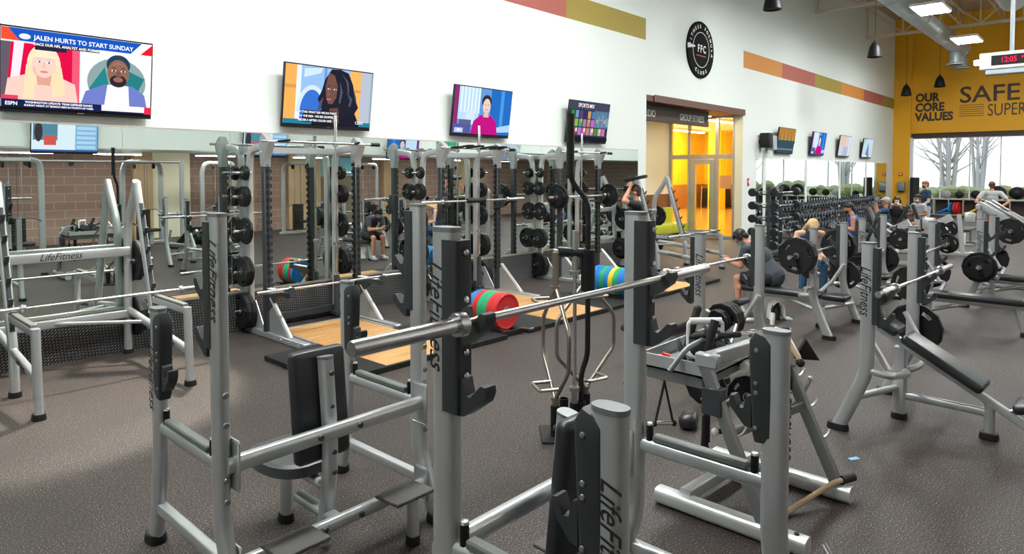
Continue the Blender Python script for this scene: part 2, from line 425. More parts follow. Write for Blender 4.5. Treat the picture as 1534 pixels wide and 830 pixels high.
# ------------------------------------------------------------------ wall lettering and logo
t = thing('wall_lettering', 'dark slogan in stacked block letters painted on the orange wall', 'lettering', (XE,0,0))
ry = rotm((0,-1,0), (0,0,1))
for s_, z in (('OUR',5.63), ('CORE',5.16), ('VALUES',4.7)): text(s_, .54, 'brown_dark', t, (-.006,7.5,z), ry, ext=.005, bold=.024, align='LEFT', sx=.84)
t = thing('wall_lettering', 'larger dark slogan with ruled lines beside the stacked words on orange wall', 'lettering', (XE,0,0))
text('SAFE', 1.06, 'brown_dark', t, (-.006,5.72,5.62), ry, ext=.005, bold=.01, align='LEFT', sx=1.04)
text('SUPER', .78, 'brown_dark', t, (-.006,4.62,4.87), ry, ext=.005, bold=.0, align='LEFT', sx=.66)
l = MB()
for i in range(6): l.b2((-.006,4.75,4.66+i*.1), (0,5.7,4.685+i*.1), 'brown_dark')
l.build('ruled_lines', t)
t = thing('wall_logo', 'round black club emblem with white letters high on white wall', 'sign', (16.62,W,5.3))
MB().lathe([(0,0),(.75,0),(.75,.04),(.74,.05),(0,.05)], 'sign_black', (0,-.001,0), (0,-1,0), 48).build('disc', t)
def ringm(r0, r1, n=48):
    return [(r0,0),(r1,0),(r1,.006),(r0,.006),(r0,0)]
MB().lathe(ringm(.452,.468), 'white_paint', (0,-.05,0), (0,-1,0), 48).build('ring', t)
rx = rotm((1,0,0), (0,0,1))
text('FFC', .27, 'white_paint', t, (.03,-.056,.02), rx, bold=.008, space=1.4, sx=.85)
MB().b2((-.27,-.056,-.17), (.27,-.05,-.145), 'red').build('underline', t)
MB().prism([(-.75,-.13),(-.75,.0),(-.34,-.02),(-.34,-.06)], (0,-.05,.1), (1,0,0), (0,0,1), .004, 'white_paint').build('pointer', t)
def arc_text(s_, r, a0, a1, size, flip=False):
    for i, ch in enumerate(s_):
        if ch == ' ': continue
        a = a0+(a1-a0)*i/(len(s_)-1)
        xv = V((math.sin(a), 0, -math.cos(a)))*(1 if not flip else -1); yv = V((math.cos(a), 0, math.sin(a)))*(1 if not flip else -1)
        text(ch, size, 'white_paint', t, (r*math.cos(a), -.053, r*math.sin(a)), rotm(xv, yv), bold=.004, name='letter')
arc_text('FITNESS FORMULA', .61, R(172), R(-8), .13)
arc_text('CLUBS', .61, R(242), R(298), .13, True)
t = thing('hanging_sign', 'long brown sign board over the alcove naming the studios', 'sign', (0,8.75,3.55))
MB().b2((13.98,-.04,-.22), (17.85,.04,.2), 'brown_dark', .008).build('board', t)
text('STUDIO', .25, 'sticker', t, (14.55,-.042,-.04), rx, sx=.8); text('GROUP FITNESS', .25, 'sticker', t, (16.86,-.042,-.04), rx, sx=.78)

# ------------------------------------------------------------------ ceiling structure, duct, lights
def truss(x, z0, z1, label):
    t = thing('roof_truss', label, 'truss', (x,0,0))
    MB().b2((-.07,-7,z0), (.07,W-.02,z0+.1), 'joist').build('bottom_chord', t)
    MB().b2((-.07,-7,z1-.1), (.07,W-.02,z1), 'joist').build('top_chord', t)
    y = W-.1; k = 0; m = MB()
    while y > -6.5:
        m.b2((-.03,y-.03,z0+.1), (.03,y+.03,z1-.1), 'joist')
        a, b = ((y-.03, z1-.12), (y-1.35, z0+.1)) if k % 2 == 0 else ((y-.03, z0+.1), (y-1.35, z1-.12))
        m.tube([(0,a[0],a[1]), (0,b[0],b[1])], .032, 'joist', 6); y -= 1.35; k += 1
    m.build('web_members', t)
truss(32, 7.83, 9.25, 'pale steel roof truss crossing in front of the orange wall')
truss(25.6, 7.83, 9.25, 'pale steel roof truss nearer than the one at the orange wall')
truss(19.2, 7.83, 9.25, 'pale steel roof truss above the alcove'); truss(12.8, 7.83, 9.25, 'pale steel roof truss above the third power rack')
for i in range(9):
    y = 7.2-i*1.6; m = MB()
    m.b2((6,y-.03,8.75), (37.3,y+.03,8.81), 'joist'); m.b2((6,y-.04,9.4), (37.3,y+.04,9.5), 'joist')
    x = 6.5; k = 0
    while x < 36.8:
        m.tube([(x,y,8.8 if k % 2 else 9.42), (x+.7,y,9.42 if k % 2 else 8.8)], .018, 'joist', 5); x += .7; k += 1
    o = m.build('bar_joist'); tag(o, f'thin steel bar joist under the roof deck, {["first","second","third","fourth","fifth","sixth","seventh","eighth","ninth"][i]} out from the white wall', 'joist', 'bar joists under the deck')
t = thing('air_duct', 'round grey spiral duct running along the ceiling beside the light panels', 'duct', (0,5.25,7.35))
m = MB().rod((10,0,0), (34.6,0,0), .31, 'duct', 24)
for i in range(13): m.lathe([(.31,-.03),(.335,-.03),(.335,.03),(.31,.03)], 'duct', (10.5+i*2,0,0), (1,0,0), 24)
m.build('duct_pipe', t)
m = MB()
for i in range(9): m.rod((11+i*2.8,0,.3), (11+i*2.8,0,2.1), .008, 'steel', 6)
m.build('hanger_rods', t)
for x in (33.2, 34.7):
    MB().tube([(x-.3,0,0),(x,0,0),(x,0,-.75)], .21, 'duct', 16, .25).lathe([(.21,0),(.34,-.06),(.34,-.1),(.2,-.1)], 'duct', (x,0,-.72), (0,0,1), 20).build('diffuser', t)
t = thing('air_duct', 'darker duct cut off by the top right corner of the photo', 'duct', (0,2.75,7.6))
MB().rod((10,0,0), (27,0,0), .36, 'duct', 20).build('duct_pipe', t); MB().rod((12,0,.3), (12,0,1.9), .01, 'steel', 6).rod((22,0,.3), (22,0,1.9), .01, 'steel', 6).build('hanger_rods', t)
lamp0 = None; names = {}
for j, y in enumerate((4.42, -.7)):
    for i in range(6):
        x = -1.85+6.4*i
        if j == 1 and i < 3: continue
        where = ['above the far left of the hall','above the leftmost power rack','above the rightmost power rack','above the alcove front','nearer of the two showing at upper right','farther of the two showing at upper right'][i] if j == 0 else f'{["first","second","third","fourth","fifth","sixth"][i]} of the row above the camera side'
        lab = 'flat white ceiling light panel, '+where
        if lamp0 is None:
            lamp0 = thing('light_panel', lab, 'ceiling light', (x,y,7.0), group='hanging light panels')
            h = MB().b2((-.76,-.43,0), (.76,.43,.09), 'white_paint', .01); h.build('housing', lamp0)
            MB().b2((-.72,-.39,-.012), (.72,.39,.0), 'lamp').build('diffuser', lamp0)
            w_ = MB()
            for sx in (-.7,.7): w_.rod((sx,0,.09), (sx,0,2.45), .006, 'steel', 6)
            w_.build('hanging_wire', lamp0)
        else: dup(lamp0, (x,y,7.0), lab)
for x_, w_ in ((1.35,'over the left foreground'),(7.75,'over the middle power rack')): dup(lamp0, (x_,4.42,7.0), 'added flat white ceiling light panel '+w_+', between two others')  # two extra panels, added to brighten the left part of the wall
bell = thing('pendant_speaker', 'black bell shaped pendant in front of upper white wall', 'pendant', (24.2,6.05,6.05), group='bell pendants')
MB().lathe([(0,.24),(.06,.24),(.1,.2),(.16,.08),(.2,-.1),(.225,-.24),(.215,-.25),(.17,-.2),(0,-.2)], 'black', n=24).build('shade', bell)
MB().rod((0,0,.24), (0,0,9.5-6.05), .006, 'black', 6).lathe([(0,.24),(.03,.24),(.03,.32),(0,.32)], 'black').build('cable', bell)
dup(bell, (35.2,7.45,5.83), 'black bell shaped pendant hanging before the orange pier'); dup(bell, (35.03,6.1,6.1), 'black bell shaped pendant above the stacked slogan on orange wall')
dup(bell, (16.6,6.46,6.3), 'black bell shaped pendant cut off by the top edge near the round emblem')
t = thing('digital_clock', 'white hanging box clock with glowing red digits', 'clock', (19.8,2.0,4.72))
MB().b2((-.12,-.62,-.2), (.12,.62,.2), 'white_paint', .02).b2((-.1,-.5,-.33), (.1,.5,-.2), 'duct', .02).build('housing', t)
MB().b2((-.128,-.38,-.115), (-.118,.38,.12), 'black').build('display', t)
text('12:05', .18, 'led_red', t, (-.13,.04,0), ry, name='digits', sx=.8); text('PM', .09, 'led_red', t, (-.13,-.26,.03), ry, name='digits')
MB().rod((0,0,.2), (0,0,9.5-4.72), .045, 'duct', 12).build('pole', t)
MB().b2((-.05,.62,-.06), (.05,.74,.06), 'lamp', .02).build('side_lamp', t)
sl = thing('strip_light', 'slim strip light under the low ceiling behind, leftmost in the mirror', 'ceiling light', (4.2,-3.7,2.55), group='strip lights in the low bay')
MB().b2((-.6,-.07,.0), (.6,.07,.1), 'white_paint', .01).build('housing', sl); MB().b2((-.58,-.055,-.02), (.58,.055,0), 'strip').build('tube', sl)
for i, x in enumerate((6.3,9.0,12.2,15.4,18.6,22)):
    dup(sl, (x,-3.7,2.55), f'slim strip light under the low ceiling behind, {["second","third","fourth","fifth","sixth","seventh"][i]} from the left in the mirror')

# ------------------------------------------------------------------ things in the alcove and studio
t = thing('bench_sofa', 'lime green upholstered bench against the alcove wall', 'sofa', (17.9,10.5,0))
MB().b2((-1.5,-.35,0), (1.5,.3,.16), 'sofa_base', .01).build('base', t)
for i in range(3): MB().box((-1+i,-.08,.31), (.98,.6,.3), 'lime', .04, seg=3).build('seat_cushion', t); MB().box((-1+i,.24,.68), (.98,.16,.5), 'lime', .04, seg=3).build('back_cushion', t)
for i, (x, y) in enumerate(((15.2,9.6),(17.2,9.6),(19.0,9.3))):
    o = MB().lathe([(0,0),(.07,0),(.09,-.02),(0,-.02)], 'downlight', (x,y,3.758)); o.lathe([(.09,0),(.12,0),(.12,-.025),(.09,-.02)], 'white_paint', (x,y,3.758))
    tag(o.build('downlight'), f'small recessed downlight in the brown alcove soffit, {["left","middle","right"][i]} one', 'ceiling light', 'alcove downlights')
for i, y in enumerate((12.6,16.9)):
    o = MB().b2((21,y-.05,4.16), (34,y+.05,4.2), 'studio_lamp').b2((21,y-.13,4.2), (34,y+.13,4.28), 'white_paint')
    tag(o.build('linear_light'), f'long warm linear light across the studio ceiling, {["nearer one","deeper one"][i]}', 'ceiling light', 'studio lights')
def easel(x, y, label, board):
    t = thing('easel', label, 'easel', (x,y,0), PI/2)
    for sx in (-.24,.24): MB().tube([(sx*1.3,.0,0), (sx,-.02,1.25)], .03, 'platform_wood', 8).build('leg', t)
    MB().tube([(0,.55,0), (0,.02,1.25)], .025, 'platform_wood', 8).build('leg', t); MB().b2((-.4,-.06,.48), (.4,-.0,.54), 'platform_wood').build('ledge', t)
    MB().b2((-.42,-.055,.54), (.42,-.025,1.2), board, .005).build('board', t)
easel(31.5,13.3, 'wooden easel with pale blue poster in the yellow studio', 'mask_blue')
for i, y in enumerate((12.4, 14.7, 17.2)):
    t = thing('mat_rack', f'black padded rack of mats along the studio end wall, {["right","middle","left"][i]} one', 'mat rack', (36.2,y,0), group='mat racks in the studio')
    MB().b2((-.3,-.85,.06), (.3,.85,.12), 'matte_black').build('base', t)
    for j in range(6): MB().box((-.2+j*.08,0,.62), (.06,1.6,1.0), 'matte_black', .02, rot=M.Rotation(R(-5),3,'Y')).build('mat', t)
    for sy in (-.7,.7): MB().tube([(-.38,sy,0),(-.3,sy,1.25)], .03, 'platform_wood', 8).build('side_pole', t)
o = MB().b2((19.49,8.76,1.55), (19.50,9.13,1.95), 'peach'); tag(o.build('glass_notice'), 'peach coloured notice on the right glass panel of the studio front', 'notice')
# ------------------------------------------------------------------ small wall fittings
o = MB().box((37.15,8.02,1.95), (.1,.17,.13), 'red', .015); o.b2((37.09,7.98,1.92), (37.1,8.06,1.98), 'white_paint'); tag(o.build('fire_alarm'), 'small red fire alarm on the orange pier', 'alarm')
o = MB().box((37.12,7.98,1.32), (.16,.34,.5), 'silver_dark', .05, seg=3); o.box((37.06,7.98,1.1), (.12,.26,.08), 'black', .02); tag(o.build('wipe_dispenser'), 'grey wall dispenser low on the orange pier', 'dispenser')
o = MB().lathe([(0,0),(.2,0),(.2,1.75),(.17,1.8),(0,1.8)], 'matte_black', (36.9,7.36,0), n=20); tag(o.build('standing_cylinder'), 'tall black cylinder standing by the window jamb', 'cylinder')
o = MB().box((19.85,W-.02,1.75), (.1,.03,.24), 'red', .01); o.b2((19.81,W-.04,1.72), (19.89,W-.03,1.8), 'white_paint'); tag(o.build('fire_alarm'), 'small red alarm box on white wall right of the alcove', 'alarm')
t = thing('wall_speaker', 'black box loudspeaker on white wall left of four small screens', 'loudspeaker', (20.95,W,3.0))
MB().box((-.2,-.2,.04), (.36,.30,.46), 'black', .03, seg=2).build('cabinet', t); MB().box((.35,-.16,-.02), (.3,.22,.46), 'duct', .02).build('amplifier', t); MB().b2((-.3,-.05,-.05), (.4,0,.05), 'matte_black').build('bracket', t)
# ------------------------------------------------------------------ screens
def G(c, k=.44):
    n = 'scr_%d_%d_%d_%d' % tuple(int(v*100) for v in (*c, k))
    if n not in MATS: glow(n, c, k)
    return n
class Pic:
    def __init__(s, w, h): s.w, s.h, s.mb, s.k = w, h, MB(), 0
    def pol(s, pts, c):
        s.k += 1; y = -.0004*s.k
        s.mb.add([((u-.5)*s.w, y, (v-.5)*s.h) for u, v in pts], [tuple(range(len(pts)))], G(c)); return s
    def r(s, u0, v0, u1, v1, c): return s.pol([(u0,v0),(u1,v0),(u1,v1),(u0,v1)], c)
    def e(s, cu, cv, ru, rv, c, a0=0, a1=360, n=28): return s.pol([(cu+ru*math.cos(R(a0+(a1-a0)*i/n)), cv+rv*math.sin(R(a0+(a1-a0)*i/n))) for i in range(n if a1-a0 == 360 else n+1)], c)
def pic_news(p):
    p.r(0,0,1,1,(.75,.78,.85)); p.r(0,.1,.49,.82,(.72,.005,.06)); p.pol([(.0,.1),(.03,.1),(.06,.82),(0,.82)],(.12,.1,.13)); p.pol([(.05,.2),(.1,.2),(.14,.85),(.08,.85)],(.95,.75,.95)); p.r(.44,.1,.49,.8,(.8,.1,.18))
    p.r(.5,.1,1,.86,(.83,.85,.87)); p.e(.75,.42,.235,.36,(.9,.92,.93)); p.e(.75,.42,.21,.33,(.25,.36,.36)); p.pol([(.55,.3),(.66,.62),(.7,.3)],(.02,.22,.25)); p.pol([(.82,.6),(.95,.5),(.9,.3),(.8,.4)],(.02,.2,.22))
    # blonde presenter
    p.pol([(.02,.1),(.04,.36),(.14,.42),(.36,.42),(.46,.34),(.48,.1)],(.86,.58,.5)); p.e(.26,.56,.105,.27,(.9,.74,.5)); p.pol([(.13,.12),(.15,.55),(.21,.62),(.2,.12)],(.88,.7,.45)); p.pol([(.31,.14),(.31,.6),(.37,.55),(.4,.2)],(.85,.68,.44))
    p.pol([(.22,.3),(.3,.3),(.31,.44),(.21,.44)],(.7,.36,.27)); p.e(.26,.57,.075,.17,(.9,.6,.5)); p.e(.23,.6,.017,.012,(.93,.9,.9)); p.e(.29,.597,.017,.012,(.93,.9,.9)); p.e(.231,.6,.008,.012,(.1,.12,.2)); p.e(.291,.597,.008,.012,(.1,.12,.2)); p.pol([(.21,.63),(.23,.64),(.25,.628),(.23,.634)],(.45,.28,.2)); p.pol([(.272,.625),(.29,.638),(.31,.628),(.29,.63)],(.45,.28,.2)); p.pol([(.252,.6),(.262,.6),(.272,.525),(.246,.525)],(.82,.5,.41)); p.pol([(.185,.5),(.2,.43),(.22,.42),(.2,.55)],(.8,.5,.42)); p.e(.26,.475,.026,.014,(.75,.2,.22)); p.pol([(.19,.66),(.26,.77),(.33,.66),(.3,.72),(.26,.73),(.22,.72)],(.92,.78,.55))
    # man in a blue jacket
    p.pol([(.5,.1),(.53,.27),(.66,.38),(.86,.38),(.95,.27),(.97,.1)],(.16,.2,.55)); p.pol([(.66,.1),(.68,.38),(.83,.38),(.84,.1)],(.85,.88,.95)); p.e(.755,.66,.085,.14,(.02,.05,.09)); p.e(.755,.55,.077,.185,(.27,.13,.09)); p.e(.755,.44,.06,.085,(.03,.02,.025)); p.e(.755,.46,.035,.035,(.3,.13,.12)); p.e(.722,.58,.017,.013,(.8,.78,.75)); p.e(.788,.58,.017,.013,(.8,.78,.75)); p.e(.723,.58,.009,.013,(.02,.01,.01)); p.e(.789,.58,.009,.013,(.02,.01,.01)); p.pol([(.7,.615),(.722,.628),(.745,.612),(.722,.616)],(.02,.012,.01)); p.pol([(.765,.612),(.788,.628),(.812,.615),(.788,.616)],(.02,.012,.01)); p.pol([(.745,.58),(.765,.58),(.775,.5),(.735,.5)],(.2,.09,.06)); p.pol([(.7,.66),(.755,.7),(.81,.66),(.755,.67)],(.34,.17,.12))
    p.r(0,.84,1,.995,(.01,.09,.5)); p.pol([(0,.84),(.11,.84),(.04,.995),(0,.995)],(.85,.08,.03)); p.pol([(.84,.84),(.97,.84),(1,.93),(1,.995),(.92,.995)],(.9,.9,.92)); p.pol([(.91,.84),(1,.84),(1,.995)],(.8,.01,.03)); p.e(.14,.9,.035,.035,(.8,.85,.95))
    p.r(.2,.795,.62,.845,(.02,.02,.05)); p.r(.2,.75,.4,.795,(.02,.02,.05)); p.r(0,.0,1,.1,(.01,.015,.07)); p.r(.64,.02,.97,.1,(.9,.9,.95)); p.r(.95,.0,1,.1,(.8,.02,.08)); p.r(.0,.1,.1,.15,(.75,.05,.1))
    return [('JALEN HURTS TO START SUNDAY',.065,.525,.9,(1,1,1)),('DACS OUR NFL ANALYST AND FORMER',.036,.41,.82,(1,1,1)),('ESPN',.05,.06,.045,(1,1,1)),('WASHINGTON UPDATE: TEAM DEFENSE RANKS',.03,.36,.07,(.9,.9,1)),('SUNDAY NIGHT AT SEASON HIGH IN FOURTH OF WEEK',.026,.36,.03,(.9,.9,1))]
def pic_talk(p):
    p.r(0,0,1,1,(.3,.5,.8)); p.r(0,0,.12,1,(.85,.42,.1)); p.r(0,.6,.14,.66,(.7,.3,.08)); p.r(.12,0,.17,1,(.75,.82,.9)); p.e(.3,.2,.17,.48,(.6,.74,.9),0,180); p.e(.3,.2,.13,.4,(.04,.16,.6),0,180); p.r(.17,.05,.43,.2,(.04,.16,.6)); p.pol([(.2,.95),(.4,.99),(.38,.9),(.2,.8)],(.6,.75,.92)); p.r(.42,.5,.45,1,(.15,.3,.6))
    p.r(.72,0,.86,1,(.85,.45,.12)); p.r(.72,.62,.86,.67,(.65,.3,.08)); p.r(.86,0,1,1,(.45,.5,.6)); p.r(.98,0,1,1,(.3,.4,.5)); p.r(0,0,1,.08,(.02,.2,.3))
    p.pol([(.3,0),(.42,.3),(.78,.3),(.86,.05),(.86,0)],(.015,.013,.025)); p.pol([(.5,.99),(.6,1),(.7,.95),(.76,.75),(.8,.5),(.84,.35),(.78,.18),(.62,.16),(.5,.2),(.4,.3),(.36,.45),(.4,.6),(.43,.8)],(.016,.017,.03)); p.pol([(.5,.05),(.5,.3),(.6,.32),(.62,.05)],(.13,.06,.05)); p.pol([(.47,.93),(.54,.88),(.58,.7),(.57,.5),(.53,.38),(.48,.38),(.45,.5),(.44,.68)],(.16,.075,.06)); p.e(.48,.64,.018,.012,(.9,.85,.85)); p.e(.55,.64,.018,.012,(.85,.8,.8)); p.e(.485,.46,.03,.022,(.4,.12,.14)); p.pol([(.475,.62),(.46,.53),(.5,.53)],(.22,.11,.08)); p.e(.482,.64,.007,.012,(.02,.01,.01)); p.e(.552,.64,.007,.012,(.02,.01,.01)); p.pol([(.45,.69),(.48,.705),(.51,.685),(.48,.692)],(.03,.02,.02)); p.pol([(.53,.685),(.555,.705),(.575,.69),(.555,.692)],(.03,.02,.02))
    for q in ([(.62,.93),(.7,.8),(.72,.6),(.7,.6),(.68,.78)],[(.68,.62),(.76,.5),(.74,.35),(.72,.36),(.73,.48)],[(.6,.8),(.64,.6),(.62,.4),(.6,.41),(.61,.6)],[(.42,.5),(.38,.4),(.36,.25),(.4,.28)],[(.76,.7),(.8,.55),(.82,.38),(.79,.5)]): p.pol(q,(.075,.08,.13))
    for v0, u1 in ((.175,.55),(.105,.54),(.035,.48)): p.r(.2,v0,u1,v0+.07,(.01,.01,.03))
    return [('>> THIS: WHAT DID WE DO POINT',.04,.37,.21,(1,1,1)),('>> THE 2020 - WE SEE CROPPED',.04,.36,.14,(1,1,1)),('WE SEE A GIFTED COLOR ONE',.04,.34,.07,(1,1,1)),('CBSN',.06,.86,.07,(.8,.85,.9))]
def pic_magenta(p):
    p.r(0,0,1,1,(.12,.3,.65)); p.r(.0,0,.07,1,(.25,.03,.15)); p.r(.07,.3,.42,1,(.45,.65,.9)); 
    for i in range(6): p.r(.1+i*.06,.45,.13+i*.06,1,(.7,.82,.95))
    p.r(.2,.2,.35,.5,(.6,.72,.85)); p.r(.1,.15,.3,.3,(.1,.12,.25)); p.r(.62,.0,1,1,(.02,.14,.5)); p.r(.8,.1,.86,1,(.06,.3,.7)); p.pol([(.7,.15),(1,.25),(1,.08),(.7,.05)],(.4,.6,.85)); p.r(.0,.0,.3,.2,(.08,.1,.3))
    p.pol([(.3,0),(.34,.28),(.45,.42),(.64,.42),(.74,.3),(.78,0)],(.5,.008,.22)); p.e(.545,.72,.085,.15,(.03,.025,.035)); p.e(.55,.62,.068,.17,(.78,.56,.48)); p.pol([(.5,.38),(.6,.38),(.58,.5),(.52,.5)],(.7,.48,.4)); p.r(.515,.645,.535,.66,(.1,.05,.05)); p.r(.565,.645,.585,.66,(.1,.05,.05)); p.e(.55,.545,.022,.012,(.6,.2,.2))
    p.r(.03,.02,.17,.12,(.5,.55,.8))
    return [('PBS',.05,.1,.07,(1,1,1))]
def pic_sports(p):
    rnd = random.Random(7); p.r(0,0,1,1,(.02,.04,.07)); p.r(.62,.35,1,.85,(.08,.16,.26)); p.pol([(.65,.5),(.8,.75),(1,.6),(1,.4),(.7,.38)],(.2,.3,.4)); p.r(0,.8,1,1,(.05,.06,.1))
    for i in range(9):
        for j in range(3): p.r(.04+i*.1+.005*j,.14+j*.22,.125+i*.1,.33+j*.22,(rnd.random()*.7,rnd.random()*.45,rnd.random()*.5) if i < 6 or j == 0 else (.1,.2,.3))
    for i in range(9): p.e(.09+i*.1,.27,.025,.06,(rnd.random()*.9,.5+rnd.random()*.3,.5)) if i % 2 else p.e(.09+i*.1,.52,.02,.05,(.7,.3,.2))
    p.e(.42,.9,.05,.06,(.35,.02,.03)); p.r(0,0,1,.1,(.01,.01,.02))
    return [('SPORTS MIX',.11,.38,.9,(.95,.95,.95))]
def pic_sunset(p):
    p.r(0,0,1,1,(.05,.07,.1)); p.r(0,.45,1,1,(.4,.2,.05))
    for i in range(9): p.pol([(.06+i*.11,.4),(.1+i*.11,.9-.05*(i % 3)),(.15+i*.11,.4)],(.55 if i % 2 else .25,.28 if i % 2 else .15,.06))
    p.r(0,.3,1,.5,(.03,.08,.1)); p.r(.0,.1,1,.16,(.1,.25,.3)); return []
def pic_pale(p):
    p.r(0,0,1,1,(.55,.58,.66)); p.pol([(.1,1),(.6,1),(.5,.4),(.05,.5)],(.7,.5,.4)); p.pol([(.3,0),(.4,.45),(.75,.45),(.8,0)],(.4,.45,.55)); p.r(.85,0,.9,1,(.8,.8,.85)); return []
def pic_blue(p):
    p.r(0,0,1,1,(.5,.62,.75)); p.pol([(.3,0),(.5,.8),(.75,0)],(.16,.24,.34)); p.pol([(.0,.6),(.4,1),(0,1)],(.4,.55,.5)); p.r(.2,.02,.5,.1,(.8,.85,.9)); return []
def pic_page(p):
    p.r(0,0,1,1,(.75,.85,.95)); p.r(0,.05,.35,1,(.2,.45,.75))
    for i in range(6): p.r(.03,.1+i*.15,.33,.2+i*.15,(.45,.65,.85))
    p.r(.62,.35,.98,.95,(.1,.25,.35)); p.r(.64,.2,.82,.5,(.7,.1,.08)); p.e(.9,.6,.06,.3,(.05,.04,.05)); p.r(0,0,1,.06,(.05,.1,.3)); return []
def television(x, pic, label, y=W, rz=0., z=3.09, w=1.42, h=.86, tilt=8, sw=1.):
    t = thing('television', label, 'television', (x,y,z), rz, 'wall televisions')
    rot = M.Rotation(R(tilt), 3, 'X'); off = V((0,-.13,0))
    m = MB(); m.box(off, (w,.045,h), 'black', .006, rot=rot); m.box(off+rot @ V((0,.04,0)), (w*.7,.05,h*.6), 'matte_black', .02, rot=rot)
    m.build('housing', t)
    b = MB(); b.box((0,-.026,0), (.5,.04,.4), 'matte_black'); b.tube([(0,-.03,-.1),(0,-.1,-.12)], .03, 'matte_black'); b.build('wall_bracket', t)
    p = Pic(w-.03, h-.07); tx = pic(p)
    o = p.mb.build('screen', t); o.location = off+rot @ V((0,-.024,.018)); o.rotation_euler = (R(tilt),0,0)
    for s_, size, u, v, c in tx:
        n = G(c); q = text(s_, size*1., n, o, ((u-.5)*p.w, -.0004*p.k-.001, (v-.5)*p.h), rotm((1,0,0),(0,0,1)), name='caption', ext=.0002, bold=.001, sx=.93)
    l = MB().box((0,-.026,-h/2+.02), (.06,.004,.012), 'chrome'); lo = l.build('badge', t); lo.location = off; lo.rotation_euler = (R(tilt),0,0)
    return t
television(2.2, pic_news, 'wide television showing a blonde presenter beside a man in blue jacket')
television(5.24, pic_talk, 'television showing a long dark haired woman in profile against orange and blue')
television(8.29, pic_magenta, 'television showing a presenter in magenta, largest of two such screens')
television(11.42, pic_sports, 'television showing a grid of sports thumbnails near the alcove')
television(22.55, pic_sunset, 'small far television with dark orange picture beside the black loudspeaker', w=1.48)
television(25.75, pic_magenta, 'small far television with magenta figure, second of four right of the alcove', w=1.48)
television(28.9, pic_pale, 'small far television with pale picture, third of four right of the alcove', w=1.48)
television(32.15, pic_blue, 'small far television with bluish picture nearest the orange pier', w=1.48)
for x, p_, l_ in ((4.75,pic_page,'television seen only in the mirror with blue and white page'),(9.95,pic_page,'television seen only in the mirror behind the leftmost power rack'),(15.2,pic_magenta,'television seen only in the mirror with magenta picture'),(20.8,pic_blue,'television seen only in the mirror near its right end')):
    television(x, p_, l_, y=-2.55, rz=PI, z=2.93, tilt=10)

# ------------------------------------------------------------------ loose weights
LOGO = 'LifeFitness'
def logo(parent, loc, x, y, size, m='ink'):
    return text(LOGO, size, m, parent, loc, rotm(x, y), name='lettering', shear=.4, ext=.0008, bold=.0, sx=.86)
PL = {}
def plate(r, th, loc, ax, label, kind='iron', group=None, tilt=0., spin=.2):
    key = (r, th, kind)
    if key not in PL:
        n = 12 if kind == 'iron' else 40
        out = [(r*math.cos(2*PI*(i+.5)/n), r*math.sin(2*PI*(i+.5)/n)) for i in range(n)]
        holes = [[(.027*math.cos(-2*PI*i/16), .027*math.sin(-2*PI*i/16)) for i in range(16)]]
        if kind == 'iron' and r > .12:
            for k in range(3):
                a0 = 2*PI*k/3; w_ = .30; ra, rb = r*.62, r*.80
                holes.append([(ra*math.cos(a0-w_+2*w_*i/6), ra*math.sin(a0-w_+2*w_*i/6)) for i in range(7)]+[(rb*math.cos(a0+w_-2*w_*i/6), rb*math.sin(a0+w_-2*w_*i/6)) for i in range(7)])
        me = holed(out, holes, th, 'weight_plate', kind, .004)
        hub = MB()
        if kind == 'iron':
            hub.lathe([(.028,-th/2-.006),(.05,-th/2-.006),(.055,-th/2),(.055,th/2),(.05,th/2+.006),(.028,th/2+.006)], 'iron', n=20)
            hub.lathe([(.0265,-th/2-.007),(.034,-th/2-.007),(.034,th/2+.007),(.0265,th/2+.007)], 'plate_hub', n=20)
            for s_ in (-1,1): hub.lathe([(r*.90,s_*th/2),(r*.955,s_*th/2),(r*.95,s_*(th/2+.006)),(r*.905,s_*(th/2+.006))], 'iron', n=12, ang0=PI/12, smooth=False)
        else:
            hub.lathe([(.027,-th/2-.004),(.07,-th/2-.004),(.075,-th/2+.01),(.075,th/2-.01),(.07,th/2+.004),(.027,th/2+.004)], 'plate_hub', n=24)
            for s_ in (-1,1): hub.lathe([(r*.86,s_*(th/2-.001)),(r*.9,s_*(th/2+.004)),(r*.97,s_*(th/2+.004)),(r*.985,s_*(th/2-.001))], kind, n=40)
        PL[key] = (me, hub.mesh('hub'))
    me, hm = PL[key]
    o = bpy.data.objects.new('weight_plate' if kind == 'iron' else 'bumper_plate', me); C.objects.link(o)
    h = bpy.data.objects.new('hub', hm); C.objects.link(h); h.parent = o
    q = V((0,0,1)).rotation_difference(V(ax).normalized()) @ Quaternion((0,0,1), spin)
    o.location = loc; o.rotation_euler = q.to_euler()
    return tag(o, label, 'weight plate', group or ('black weight plates' if kind == 'iron' else 'coloured bumper plates'))
def barbell(loc, label, L_=2.2, rz=0., sl=.42, rot=None, center=False, ms='chrome', r=.014, sr=.025, group='barbells'):
    t = thing('barbell', label, 'barbell', loc, rz, group)
    if rot is not None: t.rotation_euler = rot
    h = L_/2
    MB().rod((-h+sl,0,0), (h-sl,0,0), r, ms, 14).rod((-h*.55,0,0), (-h*.2,0,0), r*1.06, 'steel', 14).rod((h*.2,0,0), (h*.55,0,0), r*1.06, 'steel', 14).build('shaft', t)
    for s_ in (-1,1):
        m = MB().lathe([(0,0),(sr*.9,0),(sr,.006),(sr,sl-.03),(sr*1.5,sl-.03),(sr*1.62,sl-.024),(sr*1.62,sl+.004),(sr*1.3,sl+.012),(r,sl+.014)], ms, (s_*h,0,0), (-s_,0,0), 22)
        m.build('sleeve', t)
    if center: MB().rod((-.2,0,0), (.2,0,0), .038, 'black', 16).build('bar_pad', t)
    return t
